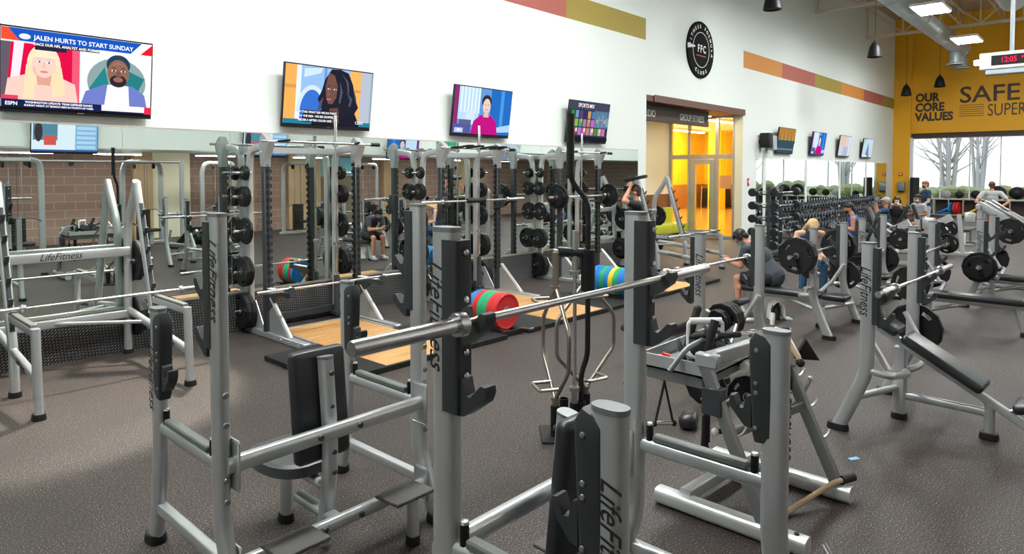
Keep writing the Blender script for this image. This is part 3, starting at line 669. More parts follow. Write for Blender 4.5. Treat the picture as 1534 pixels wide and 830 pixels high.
# ------------------------------------------------------------------ shoulder-press benches (foreground)
def shoe(t, x, y, a=.05, b=.07):
    return MB().sweep([(x,y,0),(x,y,.012),(x,y,.05)], sup(a,b,18), 'rubber', (1,0,0), scale=[1,1.04,.94]).build('rubber_foot', t)
def hook_prism(m, x, y, z, s, w_=.045, k='guard', ln=.15):
    # an upward-tilting hook arm reaching from the post towards s*y
    pts = [(0,-.08),(.03*s,-.075),(ln*s*.95,-.012),(ln*s*1.06,.02),(ln*s*1.03,.042),(ln*s*.86,.044),(.058*s,-.006),(.034*s,-.002),(.02*s,.05),(0,.06)]
    m.prism(pts, (x-w_/2,y,z), (0,1,0), (0,0,1), w_, k)
def press_bench(label, loc, rz, w, zs, dy, zb, zrail, lab2=None):
    t = thing('press_bench', label, 'weight bench', loc, rz, 'shoulder press benches')
    hw = w/2; prof = sup(.034,.056,22)
    for sx in (-1,1):
        x = sx*hw
        u = MB().sweep(fillet([(x,-.16,.03),(x,-.10,.14),(x,0,.40),(x,0,1.85)], .1), prof, 'silver', (1,0,0)); uo = u.build('upright', t)
        shoe(uo, x, -.165); MB().sweep([(x,0,1.845),(x,0,1.862)], sup(.036,.058,22), 'silver_dark', (1,0,0)).build('end_cap', uo)
        p = MB().sweep([(x,.048,1.23),(x,.048,1.82)], rrect(.0375,.043,.014), 'guard', (1,0,0))
        for z in (zb-.0, zb-.24): hook_prism(p, x, .08, z, 1, .05, ln=.125)
        for z in (1.27,1.36,1.44,1.62,1.78): p.lathe([(0,.0),(.012,0),(.009,.006),(0,.008)], 'steel', (x,.097,z), (0,1,0), 10)
        p.build('hook_plate', uo)
        logo(uo, (x+sx*.0345,-.018,1.56), (0,0,-1), (0,sx,0), .105)
        b = MB()
        for z in (1.02,.88,.62,.52): b.lathe([(0,0),(.016,0),(.013,.008),(0,.01)], 'silver_dark', (x,-.057,z), (0,-1,0), 12)
        b.build('bolts', uo)
        q = MB().sweep(fillet([(x,dy+.10,.03),(x,dy+.05,.2),(x,dy,.5),(x,dy,zs)], .1), prof, 'silver', (1,0,0)); qo = q.build('support_post', t)
        shoe(qo, x, dy+.105); MB().sweep([(x,dy,zs-.005),(x,dy,zs+.012)], sup(.036,.058,22), 'silver_dark', (1,0,0)).build('end_cap', qo)
        g = MB().sweep([(x,dy-.04,zs-.47),(x,dy-.043,zs-.44),(x,dy-.055,zs-.1),(x,dy-.055,zs-.05),(x,dy-.045,zs-.02)], rrect(.0375,.05,.016), 'guard', (1,0,0), scale=[.8,.9,1,1,.8])
        hook_prism(g, x, dy-.095, zs-.34, -1, .05, ln=.09)
        for z in (zs-.08,zs-.22,zs-.26,zs-.41): g.lathe([(0,0),(.010,0),(.008,.005),(0,.006)], 'silver_dark', (x-.037,dy-.07,z), (-1,0,0), 10).lathe([(0,0),(.010,0),(.008,.005),(0,.006)], 'silver_dark', (x+.037,dy-.07,z), (1,0,0), 10)
        g.rod((x,dy-.1,zs-.36), (x,dy-.155,zs-.36), .02, 'black', 14); g.build('hook_plate', qo)
        logo(qo, (x+sx*.0345,dy+.022,zs-.36), (0,0,-1), (0,sx,0), .1)
        r = MB().sweep([(x,0,zrail-.06),(x,dy,zrail-.06)], sup(.024,.034,14), 'silver', (1,0,0)); ro = r.build('safety_rail', t)
        MB().box((x,dy*.5,zrail-.01), (.05,dy-.22,.035), 'pad_rail', .008).build('rail_pad', ro)
        for yy in (.085, dy-.085): MB().rod((x,yy,zrail-.03), (x,yy,zrail+.045), .017, 'black', 12).lathe([(0,.012),(.014,.01),(.017,0)], 'chrome', (x,yy,zrail+.045), (0,0,1), 12).build('stop_pin', ro)
        MB().sweep([(x,-.02,.22),(x,dy+.03,.22)], rrect(.025,.03,.01), 'silver', (1,0,0)).build('lower_rail', t)
    c = MB().sweep([(-hw,-.055,.69),(hw,-.055,.69)], sup(.04,.032,18), 'silver', (0,0,1))
    for x in (-.12,.12): c.lathe([(0,0),(.017,0),(.014,.01),(0,.012)], 'rack_dark', (x,-.087,.69), (0,-1,0), 12)
    for x in (-hw+.035,hw-.035): c.box((x,-.05,.69), (.012,.13,.24), 'silver', .01)
    c.build('crossbar', t)
    c = MB().sweep([(-hw,-.075,.21),(hw,-.075,.21)], sup(.036,.03,18), 'silver', (0,0,1))
    for x in (-.11,.11): c.lathe([(0,0),(.017,0),(.014,.01),(0,.012)], 'rack_dark', (x,-.105,.21), (0,-1,0), 12)
    for x in (-hw+.035,hw-.035): c.box((x,-.06,.21), (.012,.12,.2), 'silver', .01)
    c.build('lower_crossbar', t)
    c = MB().sweep(fillet([(0,.10,.03),(0,.03,.42),(0,.02,.62),(0,.06,1.05)], .1), sup(.036,.045,18), 'silver', (1,0,0))
    for z in (.45,.56,.8,.98): c.lathe([(0,0),(.015,0),(.012,.008),(0,.01)], 'rack_dark', (0,-.02 if z < .7 else .0,z), (0,-1,0), 12)
    c.sweep([(0,-.07,.2),(0,.35,.2)], sup(.035,.03,14), 'silver', (1,0,0)); c.sweep([(0,.05,.35),(0,.5,.35)], sup(.03,.025,14), 'silver', (1,0,0))
    co = c.build('back_post', t); MB().sweep([(0,.06,1.05),(0,.062,1.062)], sup(.038,.047,18), 'silver_dark', (1,0,0)).build('end_cap', co)
    b = MB().box((0,.0,0), (.33,.08,.6), 'vinyl', .035, seg=4); bo = b.build('back_pad', t); bo.location = (0,.125,.79); bo.rotation_euler = (R(-6),0,0)
    b = MB().sweep([(0,0,-.04),(0,0,-.028),(0,0,.028),(0,0,.04)], [(math.copysign(abs(math.cos(a))**.6,math.cos(a))*.215*(1-.22*max(0,-math.sin(a))), math.copysign(abs(math.sin(a))**.6,math.sin(a))*.25) for a in [2*PI*i/28 for i in range(28)]], 'vinyl_grey', (1,0,0), scale=[.9,1,1,.9]); bo = b.build('seat_pad', t); bo.location = (0,.40,.42)
    MB().sweep([(0,.50,.04),(0,.48,.39)], sup(.03,.04,14), 'silver', (1,0,0)).build('seat_leg', t); shoe(t, 0, .50, .04, .05)
    for sx in (-1,1):
        x = sx*.33
        fo = MB().box((x,-.2,.275), (.26,.2,.02), 'step', .004, rot=M.Rotation(R(-3),3,'X')).build('spotter_step', t)
        MB().sweep([(x+.02*sx,-.24,.03),(x+.02*sx,-.24,.27)], sup(.03,.034,14), 'silver', (1,0,0)).build('step_leg', fo); shoe(fo, x+.02*sx, -.24, .036, .04)
    m = MB().b2((hw-.026,-.0585,.82), (hw+.014,-.0575,1.0), 'sticker').b2((hw-.026,-.059,1.0), (hw+.014,-.0575,1.03), 'sticker_yellow'); m.build('warning_label', t)
    return t
press_bench('grey press bench with empty hooks, facing the mirror at left foreground', (1.95,3.08,0), 0, 1.19, 1.31, .74, 1.5, .735)
press_bench('grey press bench carrying a chrome barbell, nearest in the foreground', (2.16,1.72,0), PI, 1.22, 1.385, .68, 1.545, .80)
barbell((2.12,1.56,1.56), 'chrome barbell across the nearest press bench in the foreground', 2.14, 0, .42)

# ------------------------------------------------------------------ olympic benches
def hook_side(m, x, z0, z1, s=1):
    m.sweep([(x,.055,z0),(x,.055,z1)], rrect(.03,.03,.01), 'guard', (1,0,0))
def bench_frame(t, zt, w, kind, pegs=1):
    hw = w/2; prof = sup(.036,.052,20)
    for sx in (-1,1):
        x = sx*hw
        u = MB().sweep(fillet([(x,-.2,.03),(x,-.14,.16),(x,0,.5),(x,0,zt)], .12), prof, 'silver', (1,0,0)).build('upright', t)
        shoe(u, x, -.205, .05, .08); MB().sweep([(x,0,zt-.005),(x,0,zt+.012)], sup(.038,.054,20), 'silver_dark', (1,0,0)).build('end_cap', u)
        p = MB(); hook_side(p, x, zt-.62, zt-.03)
        for z in ((zt-.24, zt-.5) if kind == 'flat' else (zt-.36, zt-.54)): hook_prism(p, x, .075, z-.02, 1, .045, ln=.105)
        p.build('hook_plate', u)
        logo(u, (x+sx*.037,-.012,zt-.36), (0,0,-1), (0,sx,0), .105)
        MB().tube([(x,-.02,.52),(x,.17,.5),(x*.25,.17,.42),(0,.1,.40)], .028, 'silver', 10, .12).build('curved_brace', t)
        MB().sweep([(x,-.13,.26),(0,.06,.26)], sup(.024,.028,12), 'silver', (0,0,1)).build('lower_brace', t)
        if kind == 'flat' or (pegs < 2 and (sx < 0) == (pegs < 0)): MB().rod((x,0,.62), (x+sx*.26,0,.64), .024, 'chrome', 14).rod((x+sx*.02,0,.62),(x+sx*.035,0,.62),.045,'steel',14).build('storage_peg', t)
        MB().rod((x*.82,.12,.52), (x*.86,-.04,.80), .024, 'silver_light', 12).build('storage_horn', t)
def olympic_bench(kind, label, loc, rz, zt, w=1.22, pegs=1):
    t = thing('weight_bench', label, 'weight bench', loc, rz, 'olympic benches')
    bench_frame(t, zt, w, kind, pegs)
    if kind == 'flat':
        MB().sweep([(0,-.2,.355),(0,1.12,.355)], rrect(.03,.03,.01), 'silver', (1,0,0)).build('spine', t)
        MB().sweep([(0,.08,.04),(0,.08,.34)], sup(.035,.04,14), 'silver', (1,0,0)).build('center_post', t); shoe(t, 0, .08)
        MB().sweep([(0,1.12,.04),(0,1.05,.34)], sup(.032,.04,14), 'silver', (1,0,0)).build('front_leg', t); shoe(t, 0, 1.125, .07, .05)
        MB().sweep([(0,.1,.2),(0,.5,.33)], sup(.022,.026,12), 'silver', (1,0,0)).build('spine_brace', t)
        MB().box((0,-.1,.425), (.28,.3,.075), 'vinyl', .03, seg=4).build('head_pad', t)
        MB().box((0,.6,.425), (.29,1.06,.08), 'vinyl', .032, seg=4).build('bench_pad', t)
    else:
        a, b = V((0,-.12,.75)), V((0,1.02,.10)); d = (b-a).normalized(); ang = math.atan2(d.z, d.y)
        MB().sweep([a,b], rrect(.03,.03,.01), 'silver', (1,0,0)).build('spine', t)
        MB().sweep([(0,.07,.04),(0,.07,.6)], rrect(.045,.045,.012), 'silver', (1,0,0)).build('center_post', t); shoe(t, 0, .07, .06, .06)
        MB().sweep([(0,.69,.04),(0,.69,.27)], sup(.035,.035,14), 'silver', (1,0,0)).build('front_leg', t); shoe(t, 0, .69, .062, .062)
        MB().sweep([(0,.07,.2),(0,.69,.2)], sup(.026,.032,14), 'silver', (1,0,0)).build('base_rail', t)
        rot = M.Rotation(ang, 3, 'X')
        n = rot @ V((0,0,1))
        def pad(nm, s0, s1, w_, th=.075, r_=rot, off=.07):
            c = a+d*((s0+s1)/2)+n*off
            o = MB().box((0,0,0), (w_,s1-s0,th), 'vinyl', .032, seg=4).build(nm, t); o.location = c; o.rotation_euler = r_.to_euler()
        pad('head_pad', -.05, .18, .27); pad('back_pad', .22, .86, .30)
        o = MB().box((0,0,0), (.3,.36,.075), 'vinyl', .032, seg=4).build('seat_pad', t); o.location = (0,1.02,.34); o.rotation_euler = (R(14),0,0)
        MB().sweep([(0,.82,.24),(0,1.05,.30)], rrect(.02,.02,.006), 'chrome', (1,0,0)).build('seat_slider', t)
    return t
R1 = olympic_bench('incline', 'incline bench facing the mirror, just behind the cluttered attachment stand', (6.15,2.75,0), -.04, 1.5, pegs=2)
R3 = olympic_bench('incline', 'incline bench with black sloping pads and low barbell at the right', (6.25,1.39,0), PI-.05, 1.5, pegs=-1)
R2 = olympic_bench('flat', 'flat bench with heavily loaded barbell where the man in slate shirt sits', (9.22,2.80,0), 0, 1.35)
R4 = dup(R2, (11.5,2.85,0), 'flat bench facing the mirror, farthest of its row, without a barbell')
R5 = dup(R2, (10.4,1.96,0), 'flat bench with dark pad to the right and small plated barbell', PI)
R6 = dup(R2, (12.72,1.53,0), 'flat bench with empty hooks at the right edge of the photo', PI)
barbell((6.62,1.27,1.13), 'chrome barbell lying on the incline bench at right', 2.2, -.05)
barbell((6.1,2.9,1.16), 'chrome barbell in front of the man in slate shirt', 2.2, -.04)
barbell((9.25,2.93,1.02), 'loaded barbell on the flat bench beside the seated man', 2.2)
barbell((10.45,1.83,1.02), 'barbell with one small plate on the second flat bench facing right', 2.2)
for x, y, s_ in ((8.42,2.93,'left'),(10.08,2.93,'right')):
    plate(.225, .045, (x,y,1.02), (1,0,0), f'large black plate on the {s_} end of the barbell by the seated man')
    plate(.225, .045, (x+(-.055 if s_ == 'right' else .055),y,1.02), (1,0,0), f'large black plate on the {s_} barbell end by the seated man, inner one')
plate(.14, .03, (11.33,1.83,1.02), (1,0,0), 'small black plate on the far end of the second right facing barbell')
def peg_plates(B, lab, sides=(-1,1), r=.225, n=1):
    rz = B.rotation_euler.z; c, s_ = math.cos(rz), math.sin(rz)
    for sx in sides:
        for k in range(n):
            lx = sx*(.61+.07+.052*k); wx = B.location.x+c*lx; wy = B.location.y+s_*lx
            side = ('left','right')[int(wx > B.location.x)]
            plate(r-.05*k, .045, (wx,wy,.63), (c,s_,0), f'black plate on the {side} peg of {lab}'+(', outer one' if k else ''), spin=.3+sx)
peg_plates(R3, 'the incline bench at right', (-1,)); MB().rod((-.6,-.06,.67), (.0,-.06,.67), .024, 'chrome', 14).build('plate_bar', R1)
for k, (lx, r) in enumerate(((-.40,.115),(-.345,.115),(-.27,.16),(-.215,.16),(-.16,.16))): plate(r, .045, (6.15+lx,2.70-.04*lx,.67), (1,-.04,0), f'black plate on the bar of the incline bench behind the stand, {["first","second","third","fourth","fifth"][k]} from left')
peg_plates(R5, 'the flat bench with dark pad to the right', (-1,1), .22); peg_plates(R6, 'the flat bench at photo right edge', (-1,1), .225, 2)
peg_plates(R4, 'the farthest mirror facing flat bench', (-1,1), .225, 2); peg_plates(R2, "the seated man's flat bench", (1,), .2)

# ------------------------------------------------------------------ squat racks
def squat_rack(label, loc):
    t = thing('squat_rack', label, 'squat rack', loc, 0, 'squat racks')
    for sx in (-.61,.61):
        u = MB().sweep(fillet([(sx,0,.03),(sx,.04,.8),(sx,.44,1.94)], .05)[:1]+[V((sx,.02,.4)),V((sx,.50,1.93))], sup(.038,.054,18), 'silver', (1,0,0)).build('upright', t)
        shoe(u, sx, 0, .05, .06)
        g = MB(); A, B_ = V((sx,.02,.4)), V((sx,.50,1.93)); d = (B_-A).normalized()
        for k in range(6):
            p = A+d*(.28+k*.2); g.prism([(0,-.03),(-.05,-.03),(-.075,.03),(-.06,.035),(-.04,-.005),(0,.0)], (sx-.018,p.y-.045,p.z), (0,1,0), (0,0,1), .036, 'guard')
        g.sweep([A+d*.2+V((0,-.05,0)), A+d*1.38+V((0,-.05,0))], rrect(.02,.008,.004), 'guard', (1,0,0)); g.build('bar_hooks', u)
        MB().sweep(fillet([(sx,.49,1.945),(sx,.55,1.84),(sx,.81,1.45),(sx,.82,1.0),(sx,.87,.03)], .16, 8), sup(.038,.054,18), 'silver', (1,0,0)).build('rear_leg', t); shoe(t, sx, .87, .05, .06)
        MB().sweep([(sx,-.79,.75),(sx,-.83,.03)], sup(.034,.044,18), 'silver', (1,0,0)).build('front_leg', t); shoe(t, sx, -.83, .05, .06)
        r = MB().sweep([(sx,-.80,.72),(sx,.03,.72)], rrect(.03,.034,.01), 'silver', (1,0,0)).build('safety_rail', t)
        MB().box((sx,-.38,.765), (.055,.74,.03), 'pad_rail', .006).build('rail_pad', r)
        l = MB().sweep([(sx,-.81,.33),(sx,.83,.50)], sup(.03,.042,14), 'silver', (1,0,0)).build('lower_rail', t)
        logo(l, (sx-.032,-.38,.375), (0,-1,-.1), (0,-.1,1), .085)
        MB().rod((sx,.78,1.05), (sx+math.copysign(.24,sx),.78,1.06), .024, 'chrome', 12).build('storage_peg', t); MB().rod((sx,.84,.42), (sx+math.copysign(.24,sx),.84,.43), .024, 'chrome', 12).build('storage_peg', t)
    b = MB().sweep([(-.61,.77,1.17),(.61,.77,1.17)], rrect(.05,.03,.012), 'silver', (0,0,1)).build('cross_beam', t); logo(b, (-.05,.739,1.17), (1,0,0), (0,0,1), .105)
    MB().sweep([(-.61,.82,.46),(.61,.82,.46)], rrect(.045,.03,.012), 'silver', (0,0,1)).build('cross_beam', t)
    MB().sweep([(-.1,.8,.46),(.6,.35,.44)], sup(.02,.02,10), 'silver', (0,0,1)).build('corner_brace', t)
    return t
SQ = squat_rack('pale squat rack standing against the tread plate at the far left', (2.0,7.41,0))
SQ2 = dup(SQ, (12.79,7.03,0), 'squat rack standing in front of the lime bench and alcove')
barbell((2.15,7.36,.805), 'chrome barbell resting on the low rails of the far left squat rack', 2.2)
barbell((12.5,6.36,.805), 'chrome barbell on the squat rack before the lime bench', 2.2)
for (cx, cy, nm) in ((2.0,7.41,'the far left squat rack'),(12.79,7.03,'the squat rack before the lime bench')):
    for sx, sd in ((-1,'left'),(1,'right')):
        for z, y, h in ((1.055,.78,'upper'),(.425,.84,'lower')):
            for k in range(2): plate((.225,.18)[k], .045, (cx+sx*(.61+.075+.052*k),cy+y,z), (1,0,0), f'black plate on {h} {sd} peg of {nm}'+(', outer one' if k else ''), spin=.4*sx+k)

# ------------------------------------------------------------------ power racks along the mirror
def power_rack(label, xc, hw, bz, by):
    t = thing('power_rack', label, 'power rack', (xc,7.8,0), 0, 'power racks')
    for sx in (-1,1):
        x = sx*hw; xs = sx*(hw-.03)
        u = MB().b2((x-.04,-.04,.05), (x+.04,.04,2.3), 'rack_dark', .006).build('upright', t)
        n = MB().b2((x-sx*.036,-.012,.42), (x-sx*.045,.012,2.2), 'black').b2((x-.006,-.042,.42), (x+.006,-.036,2.2), 'black')
        for k in range(20):
            z = .42+k*.09
            n.b2((x-sx*.04-.0,-.03,z), (x-sx*.06,.03,z+.045), 'black'); n.b2((x-.018,-.046,z), (x+.018,-.038,z+.05), 'black')
        n.build('hole_strip', u)
        m = MB().prism([(-.045,2.12),(.045,2.12),(.07,2.3),(.06,2.47),(0,2.53),(-.07,2.49),(-.15,2.42),(-.13,2.36),(-.05,2.22)], (x-.045,0,0), (0,1,0), (0,0,1), .09, 'silver')
        for z in (2.16,2.3,2.44): m.lathe([(0,0),(.014,0),(.01,.008),(0,.01)], 'steel', (x-.045,.02,z), (-1,0,0), 10)
        m.build('top_bracket', t)
        MB().sweep(fillet([(xs,.49,.05),(xs,.49,2.05),(xs,.45,2.34),(xs,.06,2.38)], .3, 8), rrect(.03,.045,.01), 'silver_light', (1,0,0)).build('storage_upright', t)
        b = MB().b2((x-.045,-.93,.0), (x+.045,.54,.075), 'silver', .008)
        for yy in (-.8,-.6,-.4,-.25): b.lathe([(0,0),(.014,0),(.01,.006),(0,.008)], 'steel', (x-.045,yy,.04), (-1,0,0), 10)
        b.build('base_runner', t)
        g = MB().tube([(x,-.1,.5),(x,-.56,.07)], .028, 'silver_light', 6); g.prism([(-.06,.07),(-.06,.44),(-.16,.44),(-.5,.07)], (x-.008,0,0), (0,1,0), (0,0,1), .016, 'silver')
        g.prism([(.06,.07),(.44,.07),(.44,.42),(.3,.42)], (x-.006,0,0), (0,1,0), (0,0,1), .012, 'silver_light'); g.build('gusset', t)
        for z in (.28,.78,1.3,1.74,2.04):
            MB().rod((xs,.45,z), (xs+sx*.24,.45,z), .02, 'chrome', 12).build('storage_peg', t)
        h = MB(); ln = -by
        if ln > .3:
            h.b2((x-.03,-ln-.08,bz-.075), (x+.03,-.03,bz-.015), 'rack_dark', .006); h.b2((x-.03,-ln-.1,bz-.075), (x+.03,-ln-.07,bz+.05), 'rack_dark'); h.b2((x-.03,-ln+.04,bz-.016), (x+.03,-.05,bz-.008), 'white_paint')
            h.prism([(-.04,bz-.3),(-.04,bz-.05),(-ln*.7,bz-.05)], (x-.02,0,0), (0,1,0), (0,0,1), .04, 'rack_dark'); nm = 'spotter_arm'
        else:
            h.b2((x-.05,-.09,bz-.12), (x+.05,.05,bz+.1), 'rack_dark', .008); hook_prism(h, x, -.06, bz-.02, -1, .05, 'rack_dark', .12); nm = 'bar_hook'
        h.build(nm, t)
    MB().b2((-hw,.45,.08), (hw,.53,.16), 'rack_dark').build('rear_crossmember', t); MB().b2((-hw,.46,2.3), (hw,.52,2.38), 'silver').build('top_crossmember', t)
    c = MB().tube([(-hw-.12,-.12,2.43),(hw+.3,-.12,2.43)], .017, 'chrome', 10)
    c.tube([(-hw+.1,-.12,2.43),(-hw+.16,-.3,2.44)], .016, 'black', 8).tube([(hw-.1,-.12,2.43),(hw-.16,-.3,2.44)], .016, 'black', 8).rod((hw+.16,-.12,2.43),(hw+.3,-.12,2.43),.026,'black').build('chin_up_bar', t)
    if abs(xc-7.55) < .1:
        m = MB()
        for x in (-.38,-.16,.16,.38): m.tube([(x-.06,-.12,2.43),(x+.02,-.34,2.46),(x+.12,-.34,2.46)], .018, 'black', 8, .05)
        m.build('grip_handles', t)
    MB().lathe([(.03,0),(.04,0),(.04,.5),(.03,.5)], 'rack_dark', (hw-.12,.32,.1), (0,0,1), 14).box((hw-.06,.34,.3),(.1,.05,.06),'rack_dark').box((hw-.12,.32,.08),(.12,.12,.04),'rack_dark').build('bar_holder', t)
    return t
RK = [('leftmost power rack, empty barbell on its low spotter arms',4.70,.66,.63,-.5,'leftmost power rack'),
      ('middle power rack, padded barbell on its high hooks',7.55,.63,1.57,-.1,'middle power rack'),
      ('rightmost power rack, plate loaded barbell on its high hooks',10.5,.62,1.565,-.1,'rightmost power rack')]
PEG = [(.28,[(.225,.05),(.225,.05)]),(.78,[(.19,.04),(.19,.04)]),(1.3,[(.17,.035)]),(1.74,[(.13,.03),(.13,.03)]),(2.04,[(.095,.025),(.085,.02)])]
pegn = ['lowest','second lowest','middle','second highest','highest']
for lb, xc, hw, bz, by, nm in RK:
    power_rack(lb, xc, hw, bz, by)
    for sx, sd in ((-1,'left'),(1,'right')):
        for k, (z, ps) in enumerate(PEG):
            off = .06
            for j, (r, th) in enumerate(ps):
                off += th/2
                plate(r, th, (xc+sx*(hw-.03+off),8.25,z), (1,0,0), f'black plate on {pegn[k]} {sd} peg of {nm}'+(', outer one' if j else ''), spin=sx*.3+k+j)
                off += th/2+.006
    o = barbell((xc+hw-.12,8.12,1.68+.06), f'barbell standing upright in the holder of the {nm}', 2.2, rot=(0,-PI/2,0))
barbell((4.75,7.3,.655), 'empty chrome barbell on low spotter arms over the leftmost wooden platform', 2.2)
barbell((7.55,7.67,1.595), 'chrome barbell with black centre pad on the middle power rack', 2.3, center=True)
barbell((10.5,7.67,1.59), 'barbell loaded with one big plate each end on the rightmost rack', 2.2)
for s_, x in (('left',9.68),('right',11.32)):
    plate(.225, .05, (x,7.67,1.59), (1,0,0), f'big black plate on the {s_} end of the rightmost rack barbell')
    plate(.17, .035, (x+(-.05 if s_ == 'left' else .05),7.67,1.59), (1,0,0), f'smaller plate outside the big one, {s_} end of rightmost rack barbell')
# platforms
for i, (x0, nm) in enumerate(((3.50,'leftmost'),(6.38,'middle'),(9.36,'rightmost'))):
    t = thing('lifting_platform', f'wooden lifting platform with black rubber sides, {nm} of three', 'platform', (x0,5.55,0), 0, 'lifting platforms')
    xr = RK[i][1]-x0
    MB().b2((0,0,.0), (xr-.53,1.3,.055), 'rubber', .006).build('rubber_side', t); MB().b2((xr+.53,0,0), (2.46,1.3,.055), 'rubber', .006).build('rubber_side', t)
    MB().b2((0,-.04,0), (2.46,0,.06), 'rubber', .004).build('front_edge', t)
    MB().b2((xr-.53,0,0), (xr+.53,2.25,.055), 'platform_wood').build('wood_deck', t)
    m = MB().b2((xr-.56,1.3,0), (xr-.53,2.25,.065), 'silver').b2((xr+.53,1.3,0), (xr+.56,2.25,.065), 'silver').b2((xr-.56,2.25,0), (xr+.56,2.28,.065), 'silver'); m.build('metal_edge', t)
# bumper plates in floor trolleys between the platforms
def trolley(x, y0, cols, nm):
    t = thing('plate_trolley', f'low black plate trolley on the floor {nm}', 'plate rack', (x,y0,0))
    L_ = len(cols)*.085+.1
    m = MB()
    for sx in (-.12,.12): m.b2((sx-.02,-.12,.03), (sx+.02,L_,.07), 'matte_black')
    m.b2((-.2,-.14,.02), (.2,-.1,.07), 'matte_black'); m.b2((-.2,L_-.04,.02), (.2,L_,.07), 'matte_black'); m.build('frame', t)
    MB().tube([(.14,-.1,.06),(.14,-.28,.08),(.2,-.28,.08)], .014, 'chrome', 8).build('handle', t)
    for sx in (-.18,.18):
        for yy in (-.08,L_-.08): MB().rod((sx-.015,yy,.03), (sx+.015,yy,.03), .03, 'black', 12).build('castor', t)
    n = {}
    for k, c in enumerate(cols):
        n[c] = n.get(c, 0)+1
        plate(.225, .075, (x,y0+.02+k*.085,.285), (0,1,0), f'{c} bumper plate in the trolley {nm}'+(f', {["nearest","second","third","fourth","fifth"][n[c]-1]} {c} one' if cols.count(c) > 1 else ''), c)
trolley(6.16, 5.72, ['red','red','green','green','red','blue'], 'between leftmost and middle platforms')
trolley(9.10, 5.72, ['blue','blue','green','yellow','blue','green','blue','blue'], 'between middle and rightmost platforms')
# ------------------------------------------------------------------ bar holder with specialty bars
t = thing('bar_holder', 'black floor stand holding upright bars behind the nearest press bench', 'bar holder', (4.08,3.14,0), -.8)
MB().box((0,0,.01), (.42,.34,.02), 'matte_black', .006).build('base_plate', t)
rt_, fw_ = V((.6743,-.7385,0)), V((.7385,.6743,0))
def HP(px, d): return fw_*d+rt_*((px-767)/1000*d)
spots = dict(A=HP(833,5.08), B=HP(846,5.24), C=HP(862,5.14), D=HP(879,5.36), E=HP(872,5.16))
mi = t.matrix_basis.copy(); mi = M.Translation((4.08,3.14,0)) @ M.Rotation(-.8,4,'Z')
for p in spots.values():
    q = mi.inverted() @ p
    MB().lathe([(.03,0),(.037,0),(.037,.24),(.03,.24)], 'black', (q.x,q.y,.015), n=16).build('bar_sleeve', t)
def trap(p, yaw, label, lift, sg=-1):
    t = thing('trap_bar', label, 'barbell', (p.x,p.y,lift), yaw, 'hex trap bars')
    hx = [(0,0,.18),(.29,0,.48),(.29,0,.76),(0,0,1.06),(-.29,0,.76),(-.29,0,.48),(0,0,.18)]
    MB().tube(fillet(hx,.05), .016, 'bronze_steel', 10, ref=(0,1,0)).build('hex_frame', t)
    for z0, z1 in ((.0,.2),(1.04,1.32)): MB().rod((0,0,z0), (0,0,z1), .0255, 'bronze_steel', 16).lathe([(.025,0),(.036,0),(.036,.02),(.025,.02)], 'bronze_steel', (0,0,z1-.02 if z0 == 0 else z0), n=16).build('sleeve', t)
    for z in (.29,.95):
        for k, s_ in enumerate((sg,)):
            MB().tube([(-.1,0,z),(-.1,s_*.16,z),(.1,s_*.16,z),(.1,0,z)], .013, 'bronze_steel', 8, .03, ref=(0,0,1)).build('grip_handle', t)
trap(spots['A'], -.83+PI/2+.28, 'hex trap bar standing edge on at the left of the bar holder', .12, 1)
trap(spots['D'], -.83+.55, 'hex trap bar standing at the right of the bar holder, frame spread open', .12)
t = thing('straight_bar', 'short chrome bar standing upright in the middle of the bar holder', 'barbell', (spots['C'].x,spots['C'].y,.06), 0)
MB().rod((0,0,.3), (0,0,1.2), .0145, 'chrome', 14).build('shaft', t)
for z0, z1 in ((0,.3),(1.2,1.54)): MB().rod((0,0,z0), (0,0,z1), .025, 'steel', 18).lathe([(.02,0),(.042,0),(.042,.03),(.02,.03)], 'steel', (0,0,.29 if z0 == 0 else 1.2), n=18).build('sleeve', t)
p = spots['E']
t = thing('safety_squat_bar', 'tall black padded squat bar leaning up out of the bar holder', 'barbell', (p.x,p.y,0), math.atan2(rt_.y, rt_.x))
MB().tube([(-.09,0,2.40),(-.09,0,1.99),(.05,0,1.82),(.05,0,.62),(.0,0,.48),(.0,0,.05)], .021, 'matte_black', 12, .08).build('shaft', t)
MB().rod((-.09,0,2.03), (-.09,0,2.5), .031, 'black', 16).rod((-.09,0,2.0), (-.09,0,2.03), .037, 'black', 16).build('sleeve', t)
MB().rod((.05,0,1.13), (.05,0,1.45), .056, 'black', 18).build('shoulder_pad', t)
MB().rod((.04,0,1.42), (-.19,-.03,1.44), .04, 'vinyl', 16).rod((.04,0,1.42),(-.22,-.03,1.44),.018,'steel').build('neck_pad', t)

